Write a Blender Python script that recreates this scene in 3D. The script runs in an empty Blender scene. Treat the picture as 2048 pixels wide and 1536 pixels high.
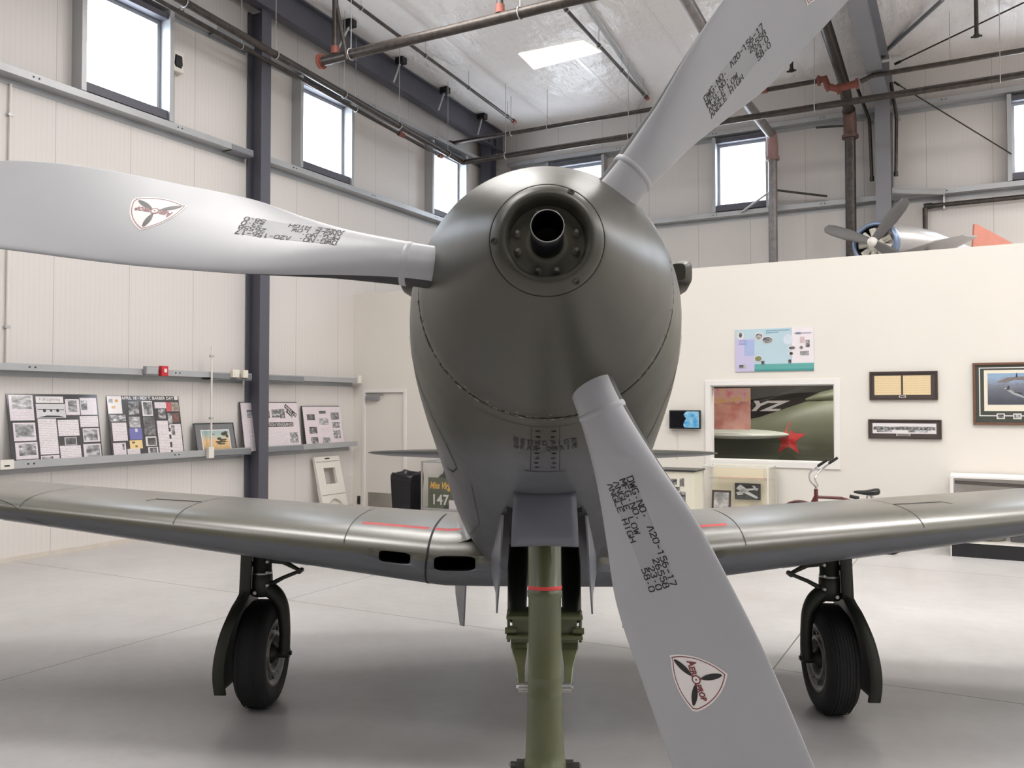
import bpy, bmesh, math, random
from mathutils import Vector, Matrix
random.seed(7)
sc = bpy.context.scene
COL = sc.collection

# ------------------------------------------------------------------ camera, world, light, exposure
FPX, EYE = 1720.0, 1.83                       # focal length in pixels of the 2048 px frame, eye height
PITCH = math.atan(43 / FPX)
cam_d = bpy.data.cameras.new('camera')
cam_d.sensor_fit = 'HORIZONTAL'; cam_d.sensor_width = 36.0
cam_d.lens = 36.0 * FPX / 2048.0
cam_d.clip_start = 0.05; cam_d.clip_end = 200
cam = bpy.data.objects.new('camera', cam_d); COL.objects.link(cam)
cam.location = (0, 0, EYE); cam.rotation_euler = (math.pi / 2 + PITCH, 0, 0)
sc.camera = cam
sc.view_settings.view_transform = 'Standard'; sc.view_settings.look = 'None'
sc.view_settings.gamma = 1.0; sc.view_settings.use_curve_mapping = False
sc.view_settings.exposure = -0.06
sc.cycles.use_denoising = True
sc.cycles.max_bounces = 8; sc.cycles.diffuse_bounces = 5; sc.cycles.glossy_bounces = 4; sc.cycles.transparent_max_bounces = 16
sc.cycles.sample_clamp_indirect = 2.5; sc.cycles.caustics_reflective = False; sc.cycles.caustics_refractive = False; sc.cycles.blur_glossy = 1.0

w = bpy.data.worlds.new('sky'); sc.world = w; w.use_nodes = True
w.node_tree.nodes['Background'].inputs[0].default_value = (0.86, 0.92, 1.0, 1)
w.node_tree.nodes['Background'].inputs[1].default_value = 12.0

# room frame: u runs right along the back walls, v runs away along the left wall
TN = 0.538; _n = math.hypot(1, TN)
E1 = Vector((TN / _n, 1 / _n, 0)); E2 = Vector((1 / _n, -TN / _n, 0))
PHI = math.atan(TN)
LU, PV, FV, RU, NV = -9.98, 12.44, 17.58, 15.0, -7.0     # left wall, partition, far wall, right wall, near wall
def W(u, v, z): return Vector((u * E2.x + v * E1.x, u * E2.y + v * E1.y, z))
def ceil_z(v): return 8.18 + 0.04 * (FV - v)
def _ray(px, py):
    x = (px - 1024) / FPX; y = (768 - py) / FPX
    d = Vector((x, math.cos(PITCH) - y * math.sin(PITCH), math.sin(PITCH) + y * math.cos(PITCH)))
    return d.dot(E2), d.dot(E1), d.z
def hit_u(px, py, u):
    a, b, c = _ray(px, py); k = u / a; return k * b, EYE + k * c          # -> v, z
def hit_v(px, py, v):
    a, b, c = _ray(px, py); k = v / b; return k * a, EYE + k * c          # -> u, z
def hit_z(px, py, z):
    a, b, c = _ray(px, py); k = (z - EYE) / c; return k * a, k * b        # -> u, v
def hit_c(px, py, dz=0.0):
    a, b, c = _ray(px, py); k = (8.18 + 0.04 * FV - dz - EYE) / (c + 0.04 * b); return k * a, k * b, EYE + k * c

def lamp(u, v, z, sx, sy, power, col, up=False):
    d = bpy.data.lights.new('unseen_overhead_light', 'AREA'); d.shape = 'RECTANGLE'; d.size = sx; d.size_y = sy
    d.energy = power; d.color = col
    o = bpy.data.objects.new('unseen_overhead_light', d); COL.objects.link(o)
    o.location = W(u, v, z); o.rotation_euler = (math.pi if up else 0, 0, -PHI)
    return o
WARM = (1.0, 0.98, 0.955)
for (u, v, pw) in ((-4.0, 6.6, 55), (-6.0, 8.8, 120), (1.0, 7.5, 240), (7, 7.5, 225), (-4.0, 2.0, 200), (3.0, 1.8, 150), (9, 1.0, 110), (-5.5, -2.5, 130), (1.5, -3.5, 90),  # unseen overhead lights; those behind the camera added to brighten the blades
                   (4.8, 11.2, 225), (11, 11.0, 200)):
    lamp(u, v, ceil_z(v) - 1.0, 2.4, 1.2, pw, WARM)
    if v < 10: lamp(u, v, ceil_z(v) - 0.95, 2.4, 1.2, pw * 0.75, WARM, True)   # added uplights, no fittings there, to brighten the white ceiling
lamp(-1.0, 13.3, 3.55, 5.0, 0.8, 130, (1, 0.95, 0.88))          # unseen light added inside the back room
lamp(-2.2, 9.6, ceil_z(9.6) - 1.0, 2.4, 1.2, 110, WARM)  # unseen, added to light the partition top and far wall
lamp(4.0, 15.6, 7.4, 2.4, 1.2, 180, WARM)

WZ0, WZ1 = 5.92, 7.20                          # sill and head of the high windows
LW = [(-4.9, -3.64), (-0.96, 0.30), (2.97, 4.23), (6.90, 8.16), (10.86, 12.12), (14.80, 16.06)]
FW = [(-8.42, -7.14), (-4.62, -3.61), (0.63, 1.9), (2.6, 3.9), (9.2, 10.45)]
RW = [(-4, -2.7), (0, 1.3), (4, 5.3), (8, 9.3), (12, 13.3)]
def portal(u, v, rz):
    """sampling portal in a window opening: guides the sky light in, gives no light of its own"""
    d = bpy.data.lights.new('window_portal', 'AREA'); d.shape = 'RECTANGLE'; d.size = 1.3; d.size_y = 1.3; d.cycles.is_portal = True
    o = bpy.data.objects.new('window_portal', d); COL.objects.link(o)
    o.location = W(u, v, (WZ0 + WZ1) / 2); o.rotation_euler = (math.pi / 2, 0, rz - PHI)
for a_, b_ in LW: portal(LU - 0.13, (a_ + b_) / 2, math.pi / 2)
for a_, b_ in FW: portal((a_ + b_) / 2, FV + 0.13, 0)
for a_, b_ in RW: portal(RU + 0.13, (a_ + b_) / 2, -math.pi / 2)

# ------------------------------------------------------------------ materials
def lin(c):
    c = c / 255.0
    return c / 12.92 if c <= 0.04045 else ((c + 0.055) / 1.055) ** 2.4
def rgb(*c): return (lin(c[0]), lin(c[1]), lin(c[2]), 1)
class NT:
    def __init__(s, name):
        s.m = bpy.data.materials.new(name); s.m.use_nodes = True; s.t = s.m.node_tree
        s.b = s.t.nodes['Principled BSDF']; s._c = None
    def n(s, typ, **kw):
        x = s.t.nodes.new(typ)
        for k, v in kw.items(): setattr(x, k, v)
        return x
    def l(s, a, b): s.t.links.new(a, b)
    def coord(s):
        if s._c is None: s._c = s.n('ShaderNodeTexCoord').outputs['Object']
        return s._c
    def math(s, op, a, b=None, c=None):
        x = s.n('ShaderNodeMath', operation=op)
        for i, q in enumerate((a, b, c)):
            if q is None: continue
            if isinstance(q, (int, float)): x.inputs[i].default_value = q
            else: s.l(q, x.inputs[i])
        return x.outputs[0]
    def noise(s, scale, detail=3, rough=0.55, vec=None):
        x = s.n('ShaderNodeTexNoise'); x.inputs['Scale'].default_value = scale
        x.inputs['Detail'].default_value = detail; x.inputs['Roughness'].default_value = rough
        s.l(vec if vec is not None else s.coord(), x.inputs['Vector']); return x.outputs['Fac']
    def ramp(s, fac, stops):
        x = s.n('ShaderNodeValToRGB'); e = x.color_ramp.elements
        while len(e) < len(stops): e.new(0.5)
        for i, (p, c) in enumerate(stops): e[i].position = p; e[i].color = c
        s.l(fac, x.inputs[0]); return x.outputs[0]
    def mix(s, fac, a, b):
        x = s.n('ShaderNodeMix', data_type='RGBA')
        for i, q in ((0, fac), (6, a), (7, b)):
            if isinstance(q, (int, float)): x.inputs[i].default_value = q
            elif isinstance(q, tuple): x.inputs[i].default_value = q
            else: s.l(q, x.inputs[i])
        return x.outputs[2]
    def bump(s, h, strength=0.2, dist=0.01):
        x = s.n('ShaderNodeBump'); x.inputs['Strength'].default_value = strength; x.inputs['Distance'].default_value = dist
        s.l(h, x.inputs['Height']); s.l(x.outputs[0], s.b.inputs['Normal'])
    def sep(s):
        x = s.n('ShaderNodeSeparateXYZ'); s.l(s.coord(), x.inputs[0]); return x.outputs
def M(name, c, rough=0.5, metal=0.0, var=0.06, scale=6.0, spec=0.5, bump=0.0, bscale=40, coat=0.0):
    t = NT(name); c = rgb(*c)
    d = tuple(x * (1 - var) for x in c[:3]) + (1,); u = tuple(min(1, x * (1 + var)) for x in c[:3]) + (1,)
    t.l(t.ramp(t.noise(scale), [(0.3, d), (0.7, u)]), t.b.inputs['Base Color'])
    t.b.inputs['Roughness'].default_value = rough; t.b.inputs['Metallic'].default_value = metal
    t.b.inputs['Specular IOR Level'].default_value = spec
    if coat: t.b.inputs['Coat Weight'].default_value = coat; t.b.inputs['Coat Roughness'].default_value = 0.15
    if bump: t.bump(t.noise(bscale), bump, 0.004)
    return t.m
def M_glow(name, c, strength):
    t = NT(name); t.b.inputs['Base Color'].default_value = rgb(*c)
    t.b.inputs['Emission Color'].default_value = rgb(*c); t.b.inputs['Emission Strength'].default_value = strength
    return t.m
def M_glass(name, tint=(1, 1, 1, 1), ior=1.45):
    t = NT(name); t.t.nodes.remove(t.b); out = t.t.nodes['Material Output']
    tr = t.n('ShaderNodeBsdfTransparent'); tr.inputs[0].default_value = tint
    gl = t.n('ShaderNodeBsdfGlossy'); gl.inputs['Roughness'].default_value = 0.02
    fr = t.n('ShaderNodeLayerWeight'); fr.inputs[0].default_value = 0.5
    fa = t.math('ADD', t.math('MULTIPLY', t.math('POWER', fr.outputs['Facing'], 5.0), 0.9), 0.045)
    mx = t.n('ShaderNodeMixShader'); t.l(fa, mx.inputs[0]); t.l(tr.outputs[0], mx.inputs[1]); t.l(gl.outputs[0], mx.inputs[2])
    t.l(mx.outputs[0], out.inputs[0]); return t.m
def M_photo(name, lo, hi, scale, seed, streak=1.0):
    """a printed photograph: blotchy tones between two inks"""
    t = NT(name); mp = t.n('ShaderNodeMapping'); t.l(t.coord(), mp.inputs[0])
    mp.inputs['Location'].default_value = (seed * 3.1, seed * 1.7, seed); mp.inputs['Scale'].default_value = (1, 1, streak)
    t.l(t.ramp(t.noise(scale * 0.55, 5, 0.6, mp.outputs[0]), [(0.32, rgb(*lo)), (0.5, rgb(*[(a + b) // 2 for a, b in zip(lo, hi)])), (0.66, rgb(*hi))]), t.b.inputs['Base Color'])
    t.b.inputs['Roughness'].default_value = 0.35
    return t.m
def M_typed(name, paper, ink, pitch, rough=0.4):
    """paper with lines of small type along local z"""
    t = NT(name); o = t.sep()
    fr = t.math('FRACT', t.math('MULTIPLY', o[2], 1.0 / pitch))
    line = t.math('LESS_THAN', fr, 0.5)
    word = t.math('GREATER_THAN', t.noise(60, 1), 0.42)
    t.l(t.mix(t.math('MULTIPLY', t.math('MULTIPLY', line, word), 0.55), rgb(*paper), rgb(*ink)), t.b.inputs['Base Color'])
    t.b.inputs['Roughness'].default_value = rough
    return t.m
def M_panel(name, c, axis, pitch, seam, phase, rib=0.0, rough=0.5):
    """insulated metal wall panel: seams and fine ribs running up the wall"""
    t = NT(name); o = t.sep()
    x = t.math('ADD', o[axis], phase)
    fr = t.math('ABSOLUTE', t.math('SUBTRACT', t.math('FRACT', t.math('MULTIPLY', x, 1 / pitch)), 0.5))
    sm = t.math('LESS_THAN', fr, seam / pitch)
    ribs = t.math('FRACT', t.math('MULTIPLY', x, 1 / 0.068))
    rl = t.math('LESS_THAN', ribs, 0.16)
    base = t.mix(t.noise(0.6, 2), rgb(*[min(255, k + 3) for k in c]), rgb(*[k - 4 for k in c]))
    col = t.mix(t.math('MULTIPLY', rl, rib), base, rgb(*[k - 34 for k in c]))
    t.l(t.mix(t.math('MULTIPLY', sm, 0.8), col, rgb(*[k - 60 for k in c])), t.b.inputs['Base Color'])
    t.b.inputs['Roughness'].default_value = rough
    return t.m

def floor_material():
    t = NT('polished_concrete'); o = t.sep()
    def joint(x, off, pitch, wd):
        fr = t.math('FRACT', t.math('ADD', t.math('MULTIPLY', t.math('SUBTRACT', x, off), 1 / pitch), 0.5))
        return t.math('LESS_THAN', t.math('ABSOLUTE', t.math('SUBTRACT', fr, 0.5)), wd / pitch)
    j = t.math('MAXIMUM', joint(o[0], -5.73, 4.475, 0.0045), joint(o[1], 6.17, 4.5, 0.0045))
    base = t.ramp(t.noise(0.55, 5, 0.6), [(0.3, rgb(180, 177, 175)), (0.52, rgb(193, 191, 190)), (0.72, rgb(205, 203, 202))])
    fine = t.ramp(t.noise(9, 4), [(0.35, (0.95, 0.95, 0.95, 1)), (0.65, (1, 1, 1, 1))])
    mu = t.n('ShaderNodeMix', data_type='RGBA', blend_type='MULTIPLY'); mu.inputs[0].default_value = 1
    t.l(base, mu.inputs[6]); t.l(fine, mu.inputs[7])
    st = t.ramp(t.noise(1.1, 5, 0.7), [(0.62, (0, 0, 0, 1)), (0.80, (1, 1, 1, 1))])
    c2 = t.mix(t.math('MULTIPLY', st, 0.35), mu.outputs[2], rgb(128, 118, 108))
    t.l(t.mix(j, c2, rgb(88, 82, 76)), t.b.inputs['Base Color'])
    t.l(t.math('ADD', t.math('MULTIPLY', t.noise(1.5, 3), 0.10), 0.285), t.b.inputs['Roughness'])
    t.b.inputs['Specular IOR Level'].default_value = 0.5
    return t.m
def ceiling_material():
    t = NT('white_vinyl_insulation')
    t.b.inputs['Base Color'].default_value = rgb(238, 234, 232); t.b.inputs['Roughness'].default_value = 0.36
    mp = t.n('ShaderNodeMapping'); t.l(t.coord(), mp.inputs[0]); mp.inputs['Scale'].default_value = (1.0, 0.45, 1)
    h = t.math('ADD', t.noise(0.9, 3, 0.5), t.math('ADD', t.math('MULTIPLY', t.noise(3.2, 4, 0.6, mp.outputs[0]), 0.5), t.math('MULTIPLY', t.noise(11, 3, 0.6), 0.05)))
    t.bump(h, 0.65, 0.2)
    return t.m
def drab_material(name, c, rough, grey=None, zsplit=1.7, coat=0.0):
    """painted aluminium skin: blotchy satin paint, belly colour below a soft edge"""
    t = NT(name); n = t.noise(3.0, 4, 0.6); a = t.mix(n, rgb(*[k - 5 for k in c]), rgb(*[k + 5 for k in c]))
    if grey:
        o = t.sep(); zz = t.math('ADD', o[2], t.math('MULTIPLY', t.math('SUBTRACT', t.noise(2.0), 0.5), 0.06))
        k = t.math('MINIMUM', t.math('MAXIMUM', t.math('MULTIPLY', t.math('SUBTRACT', zz, zsplit - 0.05), 10), 0.0), 1.0)
        a = t.mix(k, rgb(*grey), a)
    t.l(a, t.b.inputs['Base Color'])
    t.l(t.math('ADD', t.math('MULTIPLY', t.noise(7, 3), 0.14), rough - 0.07), t.b.inputs['Roughness'])
    if coat: t.b.inputs['Coat Weight'].default_value = coat; t.b.inputs['Coat Roughness'].default_value = 0.31; t.b.inputs['Coat IOR'].default_value = 1.62
    t.bump(t.noise(2.2, 2), 0.10, 0.02)
    return t.m

OD = drab_material('olive_drab_paint', (54, 53, 44), 0.37)
WINGOD = drab_material('wing_olive_paint', (74, 71, 57), 0.39, coat=1.0)
FUSE = drab_material('olive_over_grey_paint', (56, 55, 45), 0.38, (84, 85, 90), 1.70)
GREYP = drab_material('neutral_grey_paint', (84, 86, 91), 0.38)
GREYP_LIT = drab_material('neutral_grey_lit', (100, 102, 110), 0.38)  # same neutral grey, lightened because the doors are lit more
BLADE = drab_material('silver_grey_paint', (164, 165, 169), 0.40)
BLADEB = M('matt_black_paint', (34, 34, 36), 0.6)
BLACK = M('black', (14, 14, 16), 0.5)
INK = M('stencil_ink', (24, 24, 26), 0.6)
PATCH = M('grey_touch_up', (154, 155, 158), 0.5, var=0.02)
GUN = M('blued_steel', (26, 26, 31), 0.3, 0.6)
BRIGHT = M('bare_metal', (170, 170, 168), 0.35, 0.9)
DARKMET = M('dark_metal', (58, 58, 54), 0.45, 0.5)
SEAM = M('seam_black', (22, 22, 20), 0.7)
SEAL = M('chipped_sealant', (120, 118, 108), 0.7, var=0.6, scale=90)
GEARG = M('olive_green_strut', (80, 84, 56), 0.38, var=0.08, coat=0.2)
GEARD = M('dark_olive_gear', (40, 42, 34), 0.5)
RUBBER = M('tyre_rubber', (26, 26, 27), 0.75, bump=0.2)
RIM = M('cast_rim', (120, 120, 120), 0.45, 0.7, var=0.2, scale=20)
RED = M('red_tape', (206, 62, 62), 0.5)
PINK = M('faded_red_line', (222, 92, 92), 0.5)
STW = M('sticker_white', (236, 230, 228), 0.4, var=0.01)
STR = M('sticker_red', (110, 22, 30), 0.45, var=0.02)
STB = M('sticker_black', (14, 13, 13), 0.45, var=0.02)
GLASS = M_glass('clear_glass'); WGLASS = M_glass('window_glass', (0.97, 0.985, 1, 1)); CANG = M_glass('canopy_glass', (0.55, 0.6, 0.6, 1))
WHITE = M('white_paint', (228, 224, 218), 0.55, var=0.015, scale=1.5)
PART = M('partition_paint', (228, 223, 215), 0.6, var=0.012, scale=0.8)
TRIMW = M('white_trim', (236, 233, 229), 0.45, var=0.01)
GIRT = M('galvanised_girt', (176, 178, 180), 0.45, 0.35, var=0.05, scale=3)
GIRTD = M('grey_primer_girt', (128, 130, 134), 0.5, 0.15, var=0.05, scale=3)
STEEL = M('grey_primer_steel', (84, 84, 93), 0.5, 0.1, var=0.05, scale=2)
STEELL = M('light_grey_primer_steel', (128, 128, 133), 0.5, 0.1, var=0.04, scale=2)
ALU = M('window_frame_aluminium', (196, 202, 210), 0.4, 0.3, var=0.02)
PIPE = M('black_iron_pipe', (66, 60, 56), 0.38, 0.45, var=0.35, scale=14)
RUST = M('red_oxide_fitting', (124, 66, 55), 0.6, var=0.15)
RUSTG = M('faded_coupling', (150, 118, 116), 0.55, var=0.12)
RUSTD = M('dark_rust_coupling', (92, 66, 60), 0.55, var=0.2)
PIPEG = M('grey_drain_pipe', (126, 121, 120), 0.4, 0.3, var=0.2, scale=10)
ROD = M('zinc_rod', (186, 186, 186), 0.4, 0.4)
PLASTIC = M('white_plastic', (226, 222, 214), 0.45, var=0.02)
CREAMP = M('cream_plastic', (232, 224, 206), 0.5, var=0.02)
P_BLACK = M('black_card', (44, 42, 46), 0.55, var=0.05)
PAPER = M_typed('typed_paper', (234, 226, 229), (160, 150, 156), 0.021)
PAPER2 = M_typed('typed_paper_fine', (232, 223, 228), (172, 160, 168), 0.014)
PLAINP = M('plain_paper', (232, 226, 226), 0.45, var=0.01)
PH = [M_photo('grey_photo_print_%s' % 'abcdef'[i], lo, hi, s, i + 1, st) for i, (lo, hi, s, st) in enumerate((
    ((40, 40, 42), (214, 212, 214), 26, 1.6), ((70, 70, 72), (206, 204, 208), 18, 2.2), ((28, 28, 30), (190, 188, 190), 34, 1.0),
    ((96, 96, 98), (220, 218, 220), 22, 2.5), ((24, 24, 26), (150, 148, 150), 20, 1.2), ((60, 60, 66), (230, 228, 230), 40, 1.5)))]
for _m in [PAPER, PAPER2, PLAINP, P_BLACK] + PH:          # laminated prints
    _b = _m.node_tree.nodes['Principled BSDF']; _b.inputs['Coat Weight'].default_value = 0.8; _b.inputs['Coat Roughness'].default_value = 0.09
KICK = M('brushed_kick_plate', (168, 164, 156), 0.35, 0.6)
FRAMEB = M('dark_wood_frame', (62, 50, 46), 0.4, var=0.12, scale=30)
MATB = M('dark_mat_board', (66, 56, 54), 0.6)

# ------------------------------------------------------------------ mesh builder
class MB:
    def __init__(s): s.v = []; s.f = []; s.mi = []; s.sm = []
    def add(s, vs, fs, mi=0, smooth=False):
        o = len(s.v); s.v += [Vector(p) for p in vs]
        for f in fs: s.f.append([i + o for i in f]); s.mi.append(mi); s.sm.append(smooth)
        return s
    def box(s, x0, x1, y0, y1, z0, z1, mi=0):
        x0, x1 = sorted((x0, x1)); y0, y1 = sorted((y0, y1)); z0, z1 = sorted((z0, z1))
        v = [(x, y, z) for z in (z0, z1) for y in (y0, y1) for x in (x0, x1)]
        return s.add(v, [(0, 2, 3, 1), (4, 5, 7, 6), (0, 1, 5, 4), (2, 6, 7, 3), (0, 4, 6, 2), (1, 3, 7, 5)], mi)
    def rings(s, R, cap0=True, cap1=True, closed=True, mi=0, smooth=True, capmi=None, loop=False):
        n = len(R[0]); vs = [p for r in R for p in r]; fs = []
        m = len(R)
        for i in range(m if loop else m - 1):
            k = (i + 1) % m
            for j in range(n if closed else n - 1):
                j2 = (j + 1) % n; fs.append((i * n + j, i * n + j2, k * n + j2, k * n + j))
        s.add(vs, fs, mi, smooth)
        cm = mi if capmi is None else capmi
        if not loop:
            if cap0: s.add(R[0], [tuple(range(n))[::-1]], cm)
            if cap1: s.add(R[-1], [tuple(range(n))], cm)
        return s
    def tube(s, pts, r, n=12, mi=0, cap=True, smooth=True):
        pts = [Vector(p) for p in pts]; R = []; up = None
        for i, p in enumerate(pts):
            t = (pts[min(i + 1, len(pts) - 1)] - pts[max(i - 1, 0)]).normalized()
            if up is None:
                a = Vector((0, 0, 1)) if abs(t.z) < 0.9 else Vector((1, 0, 0)); up = t.cross(a).normalized()
            else:
                up = (up - t * up.dot(t)).normalized()
            b = t.cross(up); rr = r[i] if isinstance(r, (list, tuple)) else r
            R.append([p + (up * math.cos(2 * math.pi * k / n) + b * math.sin(2 * math.pi * k / n)) * rr for k in range(n)])
        return s.rings(R, cap, cap, True, mi, smooth)
    def lathe(s, prof, o, ax, n=64, mi=0, smooth=True, cap0=False, cap1=False):
        """prof: (distance along ax, radius)"""
        o = Vector(o); ax = Vector(ax).normalized(); a = Vector((0, 0, 1)) if abs(ax.z) < 0.9 else Vector((1, 0, 0))
        x = ax.cross(a).normalized(); y = ax.cross(x)
        R = [[o + ax * d + (x * math.cos(2 * math.pi * k / n) + y * math.sin(2 * math.pi * k / n)) * r for k in range(n)] for d, r in prof]
        return s.rings(R, cap0, cap1, True, mi, smooth)
    def prism(s, poly, fn, th, mi=0):
        """poly of 2D points mapped by fn(x, y) -> point, thickened by the vector th"""
        th = Vector(th); n = len(poly); a = [Vector(fn(*p)) for p in poly]; b = [p + th for p in a]
        return s.add(a + b, [tuple(range(n))[::-1], tuple(range(n, 2 * n))] + [(i, (i + 1) % n, n + (i + 1) % n, n + i) for i in range(n)], mi)
    def build(s, name, mats, parent=None, loc=None, rot=None, bevel=0.0, base=None, weld=False, recalc=True):
        me = bpy.data.meshes.new(name)
        off = Vector(base) if base is not None else Vector((0, 0, 0))
        me.from_pydata([tuple(p - off) for p in s.v], [], s.f)
        if not isinstance(mats, (list, tuple)): mats = [mats]
        for m in mats: me.materials.append(m)
        for p, mi, sm in zip(me.polygons, s.mi, s.sm): p.material_index = mi; p.use_smooth = sm
        bm = bmesh.new(); bm.from_mesh(me)
        if weld: bmesh.ops.remove_doubles(bm, verts=bm.verts, dist=1e-5)
        if recalc: bmesh.ops.recalc_face_normals(bm, faces=bm.faces)
        bm.to_mesh(me); bm.free(); me.update()
        o = bpy.data.objects.new(name, me); COL.objects.link(o)
        if parent is not None: o.parent = parent
        if loc is not None: o.location = loc
        if rot is not None: o.rotation_euler = rot
        if bevel:
            b = o.modifiers.new('bevel', 'BEVEL'); b.width = bevel; b.segments = 2; b.limit_method = 'ANGLE'; b.angle_limit = 0.6
        return o
def bend(pts, n=5):
    """smooth path through the points"""
    P = [Vector(p) for p in pts]; out = []
    for i in range(len(P) - 1):
        a, b, c, d = P[max(i - 1, 0)], P[i], P[i + 1], P[min(i + 2, len(P) - 1)]
        for k in range(n):
            t = k / n; out.append(0.5 * (2 * b + (c - a) * t + (2 * a - 5 * b + 4 * c - d) * t * t + (3 * b - a - 3 * c + d) * t ** 3))
    return out + [P[-1]]
def tag(o, label=None, cat=None, group=None, kind=None):
    if label: o['label'] = label
    if cat: o['category'] = cat
    if group: o['group'] = group
    if kind: o['kind'] = kind
    return o
def empty(name, loc, rz=0.0, label=None, cat=None, group=None):
    o = bpy.data.objects.new(name, None); COL.objects.link(o); o.empty_display_size = 0.2
    o.location = loc; o.rotation_euler = (0, 0, rz)
    return tag(o, label, cat, group)
def room(mb, name, mats, base, parent=None, **kw):
    """mesh given in room coordinates (u, v, z); base is its foot in the room"""
    if parent is not None: return mb.build(name, mats, parent, base=kw.pop('origin', base), **kw)
    return mb.build(name, mats, None, loc=W(*base), rot=(0, 0, -PHI), base=base, **kw)
def struct(mb, name, mats, base=(0, 0, 0), **kw): return tag(room(mb, name, mats, base, **kw), kind='structure')
_texts = {}
def text2d(s, shear=0.0, bold=0.0):
    """outline lettering as flat triangles: (verts, faces, width), cap height 1"""
    k = (s, shear, bold)
    if k in _texts: return _texts[k]
    cu = bpy.data.curves.new('lettering', 'FONT'); cu.body = s; cu.size = 1.0; cu.shear = shear; cu.offset = bold; cu.resolution_u = 3
    o = bpy.data.objects.new('lettering', cu); COL.objects.link(o)
    bpy.context.view_layer.update()
    me = bpy.data.meshes.new_from_object(o.evaluated_get(bpy.context.evaluated_depsgraph_get()))
    vs = [(v.co.x, v.co.y) for v in me.vertices]; fs = [tuple(p.vertices) for p in me.polygons]
    bpy.data.objects.remove(o); bpy.data.curves.remove(cu); bpy.data.meshes.remove(me)
    h = 0.70
    x0 = min(v[0] for v in vs); vs = [((x - x0) / h, y / h) for x, y in vs]
    _texts[k] = (vs, fs, max(v[0] for v in vs)); return _texts[k]
def put_text(mb, s, fn, x, y, h, width=None, mi=0, shear=0.0, align='L', bold=0.0):
    vs, fs, wd = text2d(s, shear, bold); k = h; kx = h if width is None else width / wd
    if align == 'C': x -= wd * kx / 2
    if align == 'R': x -= wd * kx
    mb.add([fn(x + a * kx, y + b * k) for a, b in vs], fs, mi)
    return mb
# ------------------------------------------------------------------ the hangar
WALL_L = M_panel('left_wall_panel', (219, 214, 210), 1, 1.075, 0.004, 0.36, 0.16)
WALL_F = M_panel('far_wall_panel', (219, 214, 210), 0, 1.075, 0.004, 0.2, 0.10)
struct(MB().box(LU - 0.3, RU + 0.3, NV - 0.3, FV + 0.3, -0.2, 0), 'floor', floor_material())
def holed(axis, fixed, th, a0, a1, top, holes):
    """wall slab of thickness th behind the plane 'fixed', with rectangular openings (a0, a1, z0, z1)"""
    A = sorted({a0, a1} | {h[0] for h in holes} | {h[1] for h in holes})
    Z = sorted({0.0, top} | {h[2] for h in holes} | {h[3] for h in holes}); mb = MB()
    for i in range(len(A) - 1):
        for j in range(len(Z) - 1):
            ca, cz = (A[i] + A[i + 1]) / 2, (Z[j] + Z[j + 1]) / 2
            if any(h[0] < ca < h[1] and h[2] < cz < h[3] for h in holes): continue
            if axis == 'u': mb.box(fixed, fixed + th, A[i], A[i + 1], Z[j], Z[j + 1])
            else: mb.box(A[i], A[i + 1], fixed, fixed + th, Z[j], Z[j + 1])
    return mb
TOP = 9.3
struct(holed('u', LU, -0.15, NV, FV, TOP, [(a, b, WZ0, WZ1) for a, b in LW]), 'wall_left', WALL_L)
struct(holed('v', FV, 0.15, LU, RU, TOP, [(a, b, WZ0, WZ1) for a, b in FW]), 'wall_far', WALL_F)
struct(holed('u', RU, 0.15, NV, FV, TOP, [(a, b, WZ0, WZ1) for a, b in RW]), 'wall_right', WALL_L)
struct(MB().box(LU, RU, NV - 0.15, NV, 0, TOP), 'wall_near', M('hangar_door_grey', (112, 112, 116), 0.6))
c0, c1 = ceil_z(NV), ceil_z(FV)
struct(MB().add([(LU, NV, c0), (RU, NV, c0), (RU, FV, c1), (LU, FV, c1), (LU, NV, c0 + .2), (RU, NV, c0 + .2), (RU, FV, c1 + .2), (LU, FV, c1 + .2)],
       [(0, 1, 2, 3), (7, 6, 5, 4), (0, 4, 5, 1), (1, 5, 6, 2), (2, 6, 7, 3), (3, 7, 4, 0)]), 'ceiling', ceiling_material())
# taped joints and purlin lines that show through the ceiling liner
mb = MB()
for u in (-8.3, -6.5, -4.7, -2.9, -1.1, 0.7, 2.5, 4.3):
    mb.add([(u, NV, c0 - .004), (u + .07, NV, c0 - .004), (u + .07, FV, c1 - .004), (u, FV, c1 - .004), (u, NV, c0 - .001), (u + .07, NV, c0 - .001), (u + .07, FV, c1 - .001), (u, FV, c1 - .001)],
           [(0, 1, 2, 3), (7, 6, 5, 4), (0, 4, 5, 1), (1, 5, 6, 2), (2, 6, 7, 3), (3, 7, 4, 0)])
struct(mb, 'trim_1', M('liner_tape', (232, 228, 226), 0.3, var=0.02))
# bright panel in the ceiling
su, sv, sz = hit_c(1118, 106)
mb = MB(); z = ceil_z(sv) - 0.01
sk = []
for px, py in ((1037, 108), (1166, 82), (1202, 104), (1068, 139)): sk.append(hit_c(px, py, 0.012))
mb.add(sk + [(a, b, c + 0.01) for a, b, c in sk], [(0, 1, 2, 3), (7, 6, 5, 4), (0, 4, 5, 1), (1, 5, 6, 2), (2, 6, 7, 3), (3, 7, 4, 0)])
struct(mb, 'window_20', M_glow('skylight_panel', (255, 248, 236), 3.0), base=sk[0])

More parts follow.
